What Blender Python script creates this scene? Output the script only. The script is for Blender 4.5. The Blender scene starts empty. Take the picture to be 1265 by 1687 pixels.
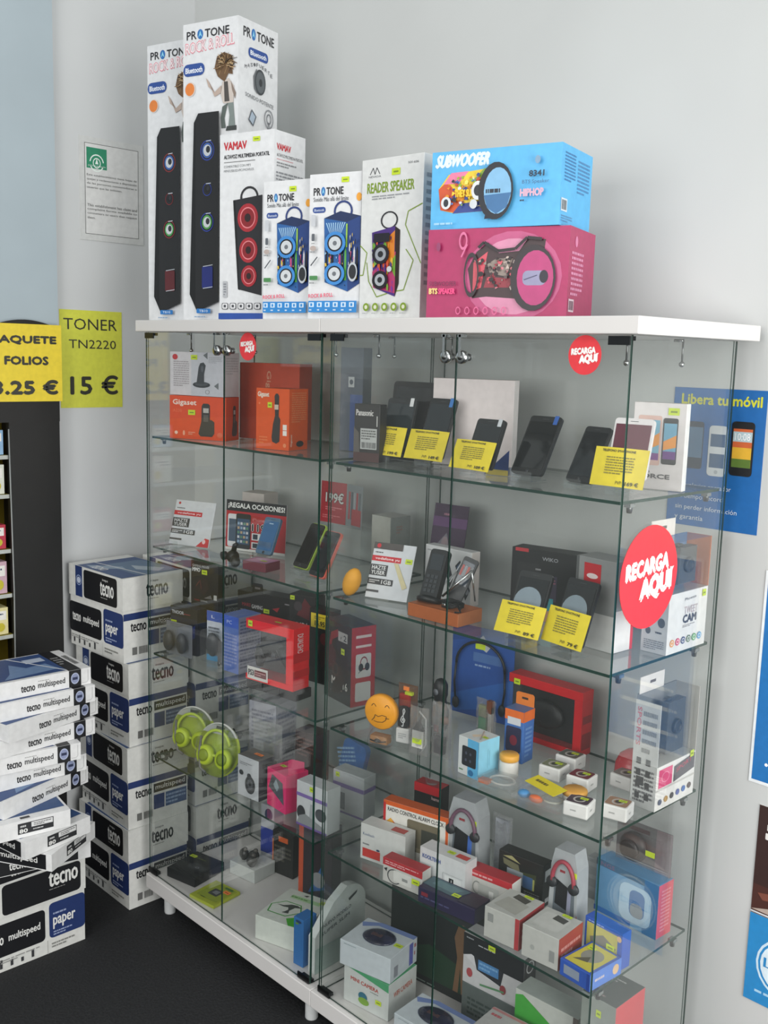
import bpy, math, random
from mathutils import Vector, Matrix
from math import radians as R_, sin, cos, pi
S = bpy.context.scene
COL = S.collection
random.seed(7)
# ------------------------------------------------------------------ camera
cam_d = bpy.data.cameras.new('camera'); cam = bpy.data.objects.new('camera', cam_d); COL.objects.link(cam)
cam_d.sensor_fit = 'VERTICAL'; cam_d.sensor_height = 24.0; cam_d.lens = 24.0 * 1690.6 / 1687.0
CX, CY, CZ, YAW, PIT, ROL = 2.6370, -1.5808, 1.7510, -0.80154, 0.15126, 0.02805
fw = Vector((sin(YAW) * cos(PIT), cos(YAW) * cos(PIT), -sin(PIT)))
rt = Vector((cos(YAW), -sin(YAW), 0)); up = rt.cross(fw)
r2 = cos(ROL) * rt + sin(ROL) * up; u2 = -sin(ROL) * rt + cos(ROL) * up
mw = Matrix((r2, u2, -fw)).transposed().to_4x4(); mw.translation = Vector((CX, CY, CZ))
cam.matrix_world = mw; cam_d.clip_start = 0.05
S.camera = cam
# ------------------------------------------------------------------ world, lights, exposure
W = bpy.data.worlds.new('world'); S.world = W; W.use_nodes = True
nt = W.node_tree; nt.nodes.clear()
wo = nt.nodes.new('ShaderNodeOutputWorld'); bg = nt.nodes.new('ShaderNodeBackground')
tc = nt.nodes.new('ShaderNodeTexCoord'); sx = nt.nodes.new('ShaderNodeSeparateXYZ'); cr = nt.nodes.new('ShaderNodeValToRGB')
mr = nt.nodes.new('ShaderNodeMapRange'); mr.inputs[1].default_value = -1; mr.inputs[2].default_value = 1
nt.links.new(tc.outputs['Generated'], sx.inputs[0]); nt.links.new(sx.outputs['Z'], mr.inputs[0]); nt.links.new(mr.outputs[0], cr.inputs[0])
cr.color_ramp.elements[0].position = 0.36; cr.color_ramp.elements[0].color = (0.07, 0.08, 0.08, 1)
cr.color_ramp.elements[1].position = 0.66; cr.color_ramp.elements[1].color = (0.72, 0.75, 0.75, 1)
nt.links.new(cr.outputs[0], bg.inputs[0]); bg.inputs[1].default_value = WORLD_STRENGTH = 0.95
nt.links.new(bg.outputs[0], wo.inputs[0])
def area(name, loc, to, sx_, sy_, power, col):
    l = bpy.data.lights.new(name, 'AREA'); l.shape = 'RECTANGLE'; l.size = sx_; l.size_y = sy_; l.energy = power; l.color = col
    o = bpy.data.objects.new(name, l); COL.objects.link(o); o.location = loc
    o.rotation_euler = (Vector(to) - Vector(loc)).to_track_quat('-Z', 'Y').to_euler()
    return o
area('shopfront_daylight', (4.0, -0.75, 1.55), (0.9, 0.3, 1.45), 1.8, 2.2, 88, (1.0, 0.995, 0.97))
area('front_fill', (1.9, -3.8, 2.0), (0.9, 0.3, 1.9), 2.6, 1.2, 62, (1.0, 0.99, 0.97))  # added fill light from the front, brightens the upper cabinet interior
area('ceiling_light', (1.6, -2.2, 3.2), (0.9, 0.2, 1.0), 1.6, 0.5, 12, (1.0, 0.98, 0.94))
S.view_settings.view_transform = 'Standard'; S.view_settings.look = 'None'; S.view_settings.gamma = 1
S.view_settings.use_curve_mapping = False; S.view_settings.exposure = 0.0
S.cycles.max_bounces = 10; S.cycles.transparent_max_bounces = 48; S.cycles.glossy_bounces = 4; S.cycles.diffuse_bounces = 3
S.cycles.caustics_reflective = False; S.cycles.caustics_refractive = False
# ------------------------------------------------------------------ materials
def lin(h):
    h = h.lstrip('#')
    if len(h) == 3: h = ''.join(c * 2 for c in h)
    c = [int(h[i:i + 2], 16) / 255 for i in (0, 2, 4)]
    return tuple(x / 12.92 if x <= .04045 else ((x + .055) / 1.055) ** 2.4 for x in c) + (1,)
MATS = {}
def mat(c, rough=.45, metal=0, var=.05, scale=60, bump=0):
    k = (c, rough, metal, var, scale, bump)
    if k in MATS: return MATS[k]
    m = bpy.data.materials.new('m_' + c.strip('#')); m.use_nodes = True
    t = m.node_tree; b = t.nodes['Principled BSDF']
    b.inputs['Roughness'].default_value = rough; b.inputs['Metallic'].default_value = metal
    n = t.nodes.new('ShaderNodeTexNoise'); n.inputs['Scale'].default_value = scale; n.inputs['Detail'].default_value = 2
    tcn = t.nodes.new('ShaderNodeTexCoord'); t.links.new(tcn.outputs['Object'], n.inputs['Vector'])
    r = t.nodes.new('ShaderNodeValToRGB'); a = lin(c)
    r.color_ramp.elements[0].position = .3; r.color_ramp.elements[1].position = .7
    r.color_ramp.elements[0].color = tuple(x * (1 - var) for x in a[:3]) + (1,)
    r.color_ramp.elements[1].color = tuple(min(1, x * (1 + var)) for x in a[:3]) + (1,)
    t.links.new(n.outputs['Fac'], r.inputs[0]); t.links.new(r.outputs[0], b.inputs['Base Color'])
    if bump:
        bp = t.nodes.new('ShaderNodeBump'); bp.inputs['Strength'].default_value = bump; bp.inputs['Distance'].default_value = .01
        t.links.new(n.outputs['Fac'], bp.inputs['Height']); t.links.new(bp.outputs[0], b.inputs['Normal'])
    MATS[k] = m; return m
def clear(name, tint, rough=.02, ior=1.5, haze=0.0, hazecol=(.8, .8, .8, 1), bump=0):
    """thin pane: transparent + fresnel reflection (+ a little milky diffuse)"""
    if name in MATS: return MATS[name]
    m = bpy.data.materials.new(name); m.use_nodes = True; t = m.node_tree; t.nodes.clear()
    o = t.nodes.new('ShaderNodeOutputMaterial'); tr = t.nodes.new('ShaderNodeBsdfTransparent'); tr.inputs[0].default_value = tint
    g = t.nodes.new('ShaderNodeBsdfGlossy'); g.inputs['Roughness'].default_value = rough; g.inputs[0].default_value = (1, 1, 1, 1)
    f = t.nodes.new('ShaderNodeFresnel'); ge = t.nodes.new('ShaderNodeNewGeometry'); mi_ = t.nodes.new('ShaderNodeMapRange')
    mi_.inputs[3].default_value = ior; mi_.inputs[4].default_value = 1 / ior; t.links.new(ge.outputs['Backfacing'], mi_.inputs[0]); t.links.new(mi_.outputs[0], f.inputs[0])
    mx = t.nodes.new('ShaderNodeMixShader'); t.links.new(f.outputs[0], mx.inputs[0])
    last = tr
    if haze:
        df = t.nodes.new('ShaderNodeBsdfDiffuse'); df.inputs[0].default_value = hazecol
        m2 = t.nodes.new('ShaderNodeMixShader'); m2.inputs[0].default_value = haze
        t.links.new(tr.outputs[0], m2.inputs[1]); t.links.new(df.outputs[0], m2.inputs[2]); last = m2
    if bump:
        n = t.nodes.new('ShaderNodeTexNoise'); n.inputs['Scale'].default_value = 45; n.inputs['Detail'].default_value = 3
        bp = t.nodes.new('ShaderNodeBump'); bp.inputs['Strength'].default_value = bump; bp.inputs['Distance'].default_value = .02
        t.links.new(n.outputs['Fac'], bp.inputs['Height']); t.links.new(bp.outputs[0], g.inputs['Normal']); t.links.new(bp.outputs[0], f.inputs['Normal'])
    t.links.new(last.outputs[0], mx.inputs[1]); t.links.new(g.outputs[0], mx.inputs[2]); t.links.new(mx.outputs[0], o.inputs[0])
    MATS[name] = m; return m
GLASS = clear('pane_glass', (.984, .990, .986, 1), ior=1.38, haze=.012, hazecol=(.6, .68, .66, 1))
EDGE = mat('#18382f', .2, 0, .25, 9)
ACRY = clear('clear_acrylic', (.93, .95, .95, 1), .03, haze=.03)
BLIS = clear('blister_plastic', (.95, .96, .96, 1), .08, ior=1.33, haze=.018, bump=.10)
BAGP = clear('bag_plastic', (.93, .94, .94, 1), .12, haze=.10, bump=.9)
CHROME = mat('#b9bcbc', .22, 1); STEEL = mat('#77797a', .35, 1)
def M_(c):
    return mat(c) if isinstance(c, str) else c
# ------------------------------------------------------------------ mesh collector
FONT = {}
def glyphs(s):
    if s not in FONT:
        c = bpy.data.curves.new('g', 'FONT'); c.body = s; c.resolution_u = 2
        o = bpy.data.objects.new('g', c); m = o.to_mesh()
        vs = [(v.co.x, v.co.y) for v in m.vertices]; fs = [tuple(p.vertices) for p in m.polygons]
        o.to_mesh_clear(); bpy.data.objects.remove(o); bpy.data.curves.remove(c)
        x0 = min(v[0] for v in vs); x1 = max(v[0] for v in vs); y0 = min(v[1] for v in vs); y1 = max(v[1] for v in vs)
        FONT[s] = ([((x - x0) / (x1 - x0), (y - y0) / (y1 - y0)) for x, y in vs], fs)
    return FONT[s]
class MB:
    def __init__(s): s.v = []; s.f = []; s.m = []; s.sm = []; s.mats = []; s.layer = 0
    def mi(s, c):
        c = M_(c)
        if c not in s.mats: s.mats.append(c)
        return s.mats.index(c)
    def add(s, vs, fs, c, smooth=False, T=None):
        o = len(s.v); i = s.mi(c)
        s.v += [tuple(T @ Vector(v)) if T else tuple(v) for v in vs]
        for f in fs: s.f.append(tuple(o + k for k in f)); s.m.append(i); s.sm.append(smooth)
        return s
    def box(s, x0, y0, z0, x1, y1, z1, c, cf=None, T=None):
        vs = [(x0, y0, z0), (x1, y0, z0), (x1, y1, z0), (x0, y1, z0), (x0, y0, z1), (x1, y0, z1), (x1, y1, z1), (x0, y1, z1)]
        F = dict(B0=(0, 3, 2, 1), T=(4, 5, 6, 7), F=(0, 1, 5, 4), R=(1, 2, 6, 5), B=(2, 3, 7, 6), L=(3, 0, 4, 7))
        o = len(s.v); s.v += [tuple(T @ Vector(v)) if T else v for v in vs]
        for k, f in F.items():
            s.f.append(tuple(o + a for a in f)); s.m.append(s.mi((cf or {}).get(k, c))); s.sm.append(False)
        return s
    def prism(s, pts, y0, y1, c, T=None, side=None):
        """outline in x,z extruded along y from y0 (front) to y1"""
        n = len(pts); vs = [(x, y0, z) for x, z in pts] + [(x, y1, z) for x, z in pts]
        s.add(vs, [tuple(range(n)), tuple(range(2 * n - 1, n - 1, -1))], c, False, T)
        s.add(vs, [(i, i + n, (i + 1) % n + n, (i + 1) % n) for i in range(n)], side or c, False, T)
        return s
    def tube(s, pts, r, c, n=8, T=None):
        pts = [Vector(p) for p in pts]; rr = r if isinstance(r, (list, tuple)) else [r] * len(pts)
        vs = []; fs = []
        for i, p in enumerate(pts):
            d = (pts[min(i + 1, len(pts) - 1)] - pts[max(i - 1, 0)]).normalized()
            a = d.orthogonal().normalized() if i == 0 else (a - d * a.dot(d)).normalized()
            b = d.cross(a)
            vs += [p + rr[i] * (cos(2 * pi * k / n) * a + sin(2 * pi * k / n) * b) for k in range(n)]
        for i in range(len(pts) - 1):
            for k in range(n): fs.append((i * n + k, i * n + (k + 1) % n, (i + 1) * n + (k + 1) % n, (i + 1) * n + k))
        fs += [tuple(range(n - 1, -1, -1)), tuple((len(pts) - 1) * n + k for k in range(n))]
        return s.add(vs, fs, c, True, T)
    def lathe(s, prof, c, n=20, T=None):
        """profile (r,z) around z"""
        vs = []; fs = []
        for r, z in prof: vs += [(r * cos(2 * pi * k / n), r * sin(2 * pi * k / n), z) for k in range(n)]
        for i in range(len(prof) - 1):
            for k in range(n): fs.append((i * n + k, i * n + (k + 1) % n, (i + 1) * n + (k + 1) % n, (i + 1) * n + k))
        fs += [tuple(range(n - 1, -1, -1)), tuple((len(prof) - 1) * n + k for k in range(n))]
        return s.add(vs, fs, c, True, T)
    def ball(s, cx, cy, cz, rx, ry, rz, c, n=14, T=None):
        prof = [(sin(pi * i / 8), -cos(pi * i / 8)) for i in range(1, 8)]
        vs = []; fs = []
        for r, z in prof: vs += [(cx + rx * r * cos(2 * pi * k / n), cy + ry * r * sin(2 * pi * k / n), cz + rz * z) for k in range(n)]
        for i in range(len(prof) - 1):
            for k in range(n): fs.append((i * n + k, i * n + (k + 1) % n, (i + 1) * n + (k + 1) % n, (i + 1) * n + k))
        b = len(vs); vs += [(cx, cy, cz - rz), (cx, cy, cz + rz)]
        fs += [(b, (k + 1) % n, k) for k in range(n)] + [(b + 1, b - n + k, b - n + (k + 1) % n) for k in range(n)]
        return s.add(vs, fs, c, True, T)
    # flat artwork on a face: O origin, U and V edge vectors, N normal
    def art(s, O, U, V, N, ops):
        O, U, V, N = Vector(O), Vector(U), Vector(V), Vector(N)
        su, sv = U.length, V.length
        def P(u, v): return O + U * u + V * v + N * (.0004 + .00009 * s.layer)
        for op in ops:
            s.layer += 1; k = op[0]; c = op[-1]
            if k == 'r':
                u0, v0, u1, v1 = op[1:5]; s.add([P(u0, v0), P(u1, v0), P(u1, v1), P(u0, v1)], [(0, 1, 2, 3)], c)
            elif k == 'p': s.add([P(*q) for q in op[1]], [tuple(range(len(op[1])))], c)
            elif k in 'eo':      # ellipse (u,v,ru,rv) / ring with inner ratio
                u, v, ru, rv = op[1:5]; n = 22
                if k == 'e': s.add([P(u + ru * cos(2 * pi * i / n), v + rv * sin(2 * pi * i / n)) for i in range(n)], [tuple(range(n))], c)
                else:
                    q = op[5]; vs = [P(u + ru * a * cos(2 * pi * i / n), v + rv * a * sin(2 * pi * i / n)) for a in (1, q) for i in range(n)]
                    s.add(vs, [(i, (i + 1) % n, n + (i + 1) % n, n + i) for i in range(n)], c)
            elif k == 'rr':      # rounded rect, radius in metres
                u0, v0, u1, v1, r = op[1:6]; ru, rv = r / su, r / sv; pts = []
                for cu, cv, a0 in ((u1 - ru, v1 - rv, 0), (u0 + ru, v1 - rv, 90), (u0 + ru, v0 + rv, 180), (u1 - ru, v0 + rv, 270)):
                    pts += [P(cu + ru * cos(R_(a0 + t)), cv + rv * sin(R_(a0 + t))) for t in (0, 30, 60, 90)]
                s.add(pts, [tuple(range(len(pts)))], c)
            elif k == 'l':       # polyline, width in metres
                pts, w = op[1], op[2]
                for (a, b), (d, e) in zip(pts, pts[1:]):
                    dx, dy = (d - a) * su, (e - b) * sv; L = math.hypot(dx, dy) or 1
                    nx, ny = -dy / L * w / 2 / su, dx / L * w / 2 / sv
                    s.add([P(a - nx, b - ny), P(d - nx, e - ny), P(d + nx, e + ny), P(a + nx, b + ny)], [(0, 1, 2, 3)], c)
            elif k == 't':       # text, u,v,w,h, [opts], colour
                txt, u, v, w, h = op[1:6]; o = op[6] if isinstance(op[6], dict) else {}
                vs, fs = glyphs(txt); sh = o.get('sh', 0); sl = o.get('sl', 0)
                for ox, oy in ([(0, 0)] if not o.get('b') else [(-1, 0), (1, 0), (0, 1), (0, -1)]):
                    e = o.get('b', 0)
                    ex, ey = ox * e / su, oy * e / sv
                    if o.get('rot'):
                        pts = [P(u + (1 - y) * w + ex, v + x * h + ey) if o['rot'] == 90 else P(u + y * w + ex, v + (1 - x) * h + ey) for x, y in vs]
                    else: pts = [P(u + x * w + sh * y * h * sv / su + ex, v + y * h + sl * x + ey) for x, y in vs]
                    s.add(pts, fs, c); s.layer += .3
            elif k == 'tl':      # lines of small illegible print
                u0, v0, u1, v1, n = op[1:6]; hh = (v1 - v0) / n
                for i in range(n):
                    y = v1 - (i + .75) * hh; x = u0; end = u1 if i < n - 1 else u0 + (u1 - u0) * .6
                    while x < end - .01:
                        w = min(random.uniform(.04, .16) * (u1 - u0) * 1.2, end - x)
                        s.add([P(x, y), P(x + w, y), P(x + w, y + hh * .5), P(x, y + hh * .5)], [(0, 1, 2, 3)], c)
                        x += w + .025 * (u1 - u0)
            elif k == 'bar':     # barcode
                u0, v0, u1, v1 = op[1:5]; x = u0
                while x < u1:
                    w = (u1 - u0) * random.choice((.02, .03, .05)); s.add([P(x, v0), P(min(x + w, u1), v0), P(min(x + w, u1), v1), P(x, v1)], [(0, 1, 2, 3)], c)
                    x += w + (u1 - u0) * random.choice((.02, .03))
        return s
    def faceart(s, face, w, d, h, ops, x0=0, y0=0, z0=0):
        F = dict(F=((-w / 2, 0, 0), (w, 0, 0), (0, 0, h), (0, -1, 0)), R=((w / 2, 0, 0), (0, d, 0), (0, 0, h), (1, 0, 0)),
                 L=((-w / 2, d, 0), (0, -d, 0), (0, 0, h), (-1, 0, 0)), T=((-w / 2, 0, h), (w, 0, 0), (0, d, 0), (0, 0, 1)),
                 B=((w / 2, d, 0), (-w, 0, 0), (0, 0, h), (0, 1, 0)))[face]
        O = Vector(F[0]) + Vector((x0, y0, z0)); s.layer = 0
        return s.art(O, F[1], F[2], F[3], ops)
    def build(s, name, parent=None, loc=(0, 0, 0), rot=(0, 0, 0), bevel=0):
        me = bpy.data.meshes.new(name); me.from_pydata(s.v, [], s.f); me.polygons.foreach_set('material_index', s.m)
        me.polygons.foreach_set('use_smooth', s.sm)
        for m in s.mats: me.materials.append(m)
        me.update()
        o = bpy.data.objects.new(name, me); COL.objects.link(o); o.location = loc; o.rotation_euler = rot
        if parent: o.parent = parent
        if bevel:
            b = o.modifiers.new('bevel', 'BEVEL'); b.width = bevel; b.segments = 2; b.limit_method = 'ANGLE'; b.angle_limit = R_(60)
        return o
def tag(o, label, cat, group=None, kind=None):
    if label: o['label'] = label
    if cat: o['category'] = cat
    if group: o['group'] = group
    if kind: o['kind'] = kind
    return o
def empty(name, loc, yaw=0, label=None, cat=None, group=None):
    o = bpy.data.objects.new(name, None); COL.objects.link(o); o.location = loc; o.rotation_euler = (0, 0, R_(yaw)); o.empty_display_size = .05
    return tag(o, label, cat, group)
def struct(o): o['kind'] = 'structure'; return o
def copy_tree(o, parent=None):
    c = o.copy(); COL.objects.link(c); c.parent = parent
    for ch in list(o.children): copy_tree(ch, c)
    return c
# measured places: key x y z yaw w d h   (cards and phones: key x y z yaw tilt w h)
TAB = {}
for ln in """T2 0.269 0.035 1.832 15 0.187 0.166 0.767
T1 0.056 0.053 1.832 13.6 0.187 0.166 0.758
T3 0.476 0.002 1.832 14.1 0.173 0.127 0.457
T4 0.641 -0 1.832 14.1 0.139 0.09 0.325
T5 0.794 0.02 1.832 15 0.143 0.09 0.329
T6 0.959 0.04 1.832 4.6 0.18 0.024 0.349
T8 1.264 0.042 1.832 18.5 0.303 0.169 0.178
T7 1.252 0.04 2.011 15.1 0.283 0.167 0.154
S1a 0.18 0.055 1.501 23.3 0.186 0.07 0.122
S1b 0.176 0.055 1.624 18.2 0.191 0.07 0.122
S1d 0.268 0.24 1.501 20.1 0.201 0.07 0.219
S1e 0.508 0.046 1.501 26.6 0.121 0.143 0.159
U1a 0.643 0.22 1.501 20.2 0.066 0.05 0.268
U1b 0.805 0.082 1.501 11.3 0.094 0.025 0.135
U1c 0.782 0.25 1.501 4.7 12.01 0.159 0.186
U1dc 0.89 0.111 1.513 3.2 18.062 0.122 0.07
U1dp 0.9 0.122 1.521 10.4 17.276 0.083 0.136
U1ec 1.021 0.115 1.513 0.4 20.359 0.12 0.07
U1ep 1.015 0.127 1.521 3.2 20.072 0.078 0.144
U1gc 1.216 0.052 1.513 -4.9 22.012 0.119 0.064
U1gp 1.218 0.064 1.521 -1.2 21.719 0.078 0.11
U1f 1.086 0.19 1.501 25.2 0.196 0.037 0.197
U1h 1.313 0.108 1.516 1.4 29.332 0.08 0.131
U1i 1.456 0.09 1.516 -10.2 26.252 0.069 0.119
U1jc 1.554 0.09 1.513 1.7 14.808 0.116 0.075
U1jp 1.557 0.101 1.531 6.7 14.235 0.081 0.118
U1k 1.548 0.226 1.501 10.8 0.108 0.022 0.173
V1a 0.068 0.085 1.175 22.9 17.322 0.149 0.134
V1b 0.273 0.19 1.175 18.9 2.749 0.208 0.147
V1d 0.494 0.036 1.175 13.5 0.052 0.073 0.022
V1dp 0.419 0.108 1.203 10.4 24.128 0.058 0.103
V1e 0.129 0.292 1.175 19.9 0.094 0.08 0.153
V1f 0.584 0.102 1.195 -2.4 29.689 0.059 0.125
V1g 0.691 0.067 1.195 -4.3 26.798 0.06 0.121
W1 0.485 0.316 1.275 2.2 1.606 0.104 0.117
W2 0.692 0.29 1.175 -4.3 0.068 0.123 0.169
W4 0.917 0.089 1.175 20.5 24.327 0.116 0.137
W5 0.902 0.31 1.175 7.2 9.992 0.105 0.208
W6 1.027 0.194 1.175 0.7 0.147 0.03 0.129
W7 1.117 0.02 1.175 5.6 0.144 0.089 0.028
W8 1.074 0.05 1.22 9.1 20.323 0.047 0.097
W10 1.289 0.229 1.175 10.4 0.174 0.05 0.159
W11 1.495 0.133 1.175 -7.8 0.096 0.067 0.186
W12c 1.38 0.004 1.195 -0.4 27.639 0.109 0.064
W12p 1.36 0.018 1.195 1.3 28.063 0.075 0.129
W13c 1.472 0.033 1.195 -13.6 19.034 0.111 0.071
W13p 1.478 0.047 1.195 -10.3 19.243 0.078 0.134
W14 1.586 0.202 1.175 -1.5 0.061 0.148 0.245
X2 0.072 0.089 0.847 21.4 0.115 0.08 0.145
X1 0.072 0.12 0.987 12 0.152 0.06 0.13
X3 0.145 0.256 0.947 27.9 0.221 0.05 0.079
X4 0.454 0.206 0.847 24.5 0.077 0.06 0.23
X5 0.196 0.137 0.847 13.7 0.164 0.058 0.143
X6 0.368 0.064 0.847 -6.1 0.076 0.1 0.173
X8 0.546 0.04 0.892 5 0.178 0.044 0.15
X9 0.629 0.045 0.847 2.3 0.135 0.08 0.026
X11 0.541 0.201 0.847 -9.5 0.072 0.05 0.2
Y1 0.713 0.15 0.847 -7.4 0.108 0.091 0.214
Y7 1.253 0.051 0.847 -1.7 0.06 0.07 0.085
Y4 0.915 0.359 0.847 12.9 -1.333 0.177 0.199
Y8 1.221 0.353 0.847 2.7 0.207 0.043 0.151
Y9 1.239 0.236 0.847 7.8 0.06 0.051 0.121
Y15 1.589 0.199 0.847 0 0.061 0.154 0.24
Z2 0.439 0.042 0.522 5.8 0.087 0.044 0.115
Z3 0.543 0.066 0.522 -8.1 0.095 0.075 0.108
A2 0.777 0.078 0.522 5.2 0.068 0.07 0.119
A3 0.761 0.169 0.522 24.8 0.085 0.06 0.103
A4 0.811 0.308 0.522 23.6 0.093 0.06 0.106
A5 0.95 0.109 0.522 28.8 0.18 0.04 0.141
A6 0.961 0.058 0.522 27.2 0.139 0.05 0.091
A7 1.048 0.05 0.522 17.1 0.128 0.05 0.055
A8 1.118 0.1 0.522 8.3 0.142 0.047 0.09
A9 1.117 0.172 0.522 1.3 0.076 0.049 0.206
A11 1.271 0.197 0.522 8.4 0.124 0.034 0.103
A12 1.254 0.14 0.522 7.8 0.118 0.023 0.062
A13 1.213 0.014 0.522 15.5 0.162 0.082 0.031
A14 1.399 0.002 0.522 7.1 0.083 0.098 0.055
A15 1.489 0.011 0.522 3.6 0.083 0.09 0.058
A16 1.558 0.028 0.522 -13.4 0.075 0.1 0.035
A18 1.507 0.292 0.522 -6.1 0.166 0.05 0.121
A19 1.53 0.266 0.647 5.6 0.125 0.109 0.089
A17 1.432 0.16 0.522 -17.8 0.078 0.055 0.181
A10 1.164 0.25 0.522 12.9 0.046 0.02 0.175
B1 0.122 0.036 0.14 12.9 0.122 0.14 0.03
B2 0.251 0.005 0.14 6.2 0.111 0.12 0.012
B3 0.214 0.185 0.14 8.4 0.107 0.089 0.04
B5 0.584 0.041 0.14 21.6 0.152 0.192 0.07
B6 0.69 0.051 0.14 2.1 0.035 0.08 0.143
B7 0.721 0.059 0.14 9.4 0.025 0.174 0.202
C2 0.947 0.037 0.14 6.3 0.143 0.119 0.095
C1 0.94 0.047 0.236 13.5 0.164 0.138 0.065
C3 1.127 0.036 0.14 0.1 0.17 0.112 0.053
C5 1.172 0.2 0.14 -4.2 0.189 0.027 0.224
C6 1.373 0.2 0.14 -2.4 0.161 0.08 0.195
C8 1.587 0.15 0.14 -1 0.075 0.104 0.303
R1 0.039 -0.362 0.805 87.7 0.297 0.21 0.048
R2 0.06 -0.358 0.756 90 0.297 0.21 0.048
R3 0.066 -0.333 0.707 102 0.297 0.21 0.048
R4 0.062 -0.358 0.658 92 0.297 0.21 0.048
R5 0.07 -0.419 0.609 82 0.297 0.21 0.048
R6 0.057 -0.389 0.56 88 0.297 0.21 0.048
R7 0.082 -0.368 0.511 106 0.297 0.21 0.048
R8 0.157 -0.451 0.462 82 0.21 0.297 0.048
R9 0.167 -0.38 0.413 100.5 0.213 0.297 0.048
R10 0.148 -0.326 0.364 119.9 0.198 0.297 0.046""".strip().splitlines():
    a = ln.split(); TAB[a[0]] = [float(t) for t in a[1:]]
Z1, Z2, Z3, Z4, ZB, ZT = 1.501, 1.175, .847, .522, .1405, 1.832
LIME = '#c6dc2c'; ORS = '#ff8a3c'
def sticker(parent, face, w, d, h, u, v, sw=.02, sh=.012, c=LIME, z0=0, y0=0):
    m = MB()
    su, sv = dict(F=(w, h), R=(d, h), L=(d, h), T=(w, d))[face]
    ops = [('r', u, v, u + sw / su, v + sh / sv, c), ('r', u + .2 * sw / su, v + .35 * sh / sv, u + .8 * sw / su, v + .6 * sh / sv, '#7c8f2a' if c == LIME else '#b0521c')]
    m.faceart(face, w + .002, d + .002, h + .001, ops, y0=y0 - .001, z0=z0)
    return m.build('price_sticker', parent)
def K(key, name, label, cat, base, art=None, faces=None, st=(), group=None, tab=None, part='carton', tabw=None, seam=True, bev=.0012):
    """one printed cardboard box standing at its measured place"""
    x, y, z, yaw, w, d, h = tab or TAB[key]
    e = empty(name, (x, y, z), yaw, label, cat, group)
    m = MB(); m.box(-w / 2, 0, 0, w / 2, d, h, base, faces)
    if seam: m.faceart('T', w, d, h, [('r', .02, .49, .98, .5, '#8a8a88')]) if not (art and 'T' in art) else None
    for f, ops in (art or {}).items(): m.faceart(f, w, d, h, ops)
    m.build(part, e, bevel=bev)
    for q in st: sticker(e, q[0], w, d, h, *q[1:])
    return e
# ------------------------------------------------------------------ room shell
WALL = mat('#c9cbca', .75, 0, .025, 3, .04)
m = MB(); m.box(-.55, .45, -.02, 4.2, .53, 3.3, WALL); struct(m.build('wall_back'))
m = MB(); m.box(-.53, -.07, -.02, -.43, .45, 3.3, mat('#cdcfd0', .7, 0, .02, 4, .04)); struct(m.build('wall_left'))
m = MB(); m.box(-1.0, -1.6, 1.70, -.40, -.07, 3.3, mat('#a9b6bd', .5, 0, .03, 5)); struct(m.build('trim_1'))
m = MB(); m.box(-1.10, -1.6, -.02, -1.0, -.07, 3.3, mat('#5d5f5c', .7)); struct(m.build('wall_recess'))
m = MB(); m.box(-1.1, -3.6, -.02, 4.2, .46, 0, mat('#1d1e20', .85, 0, .35, 130, .35)); struct(m.build('floor'))
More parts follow.
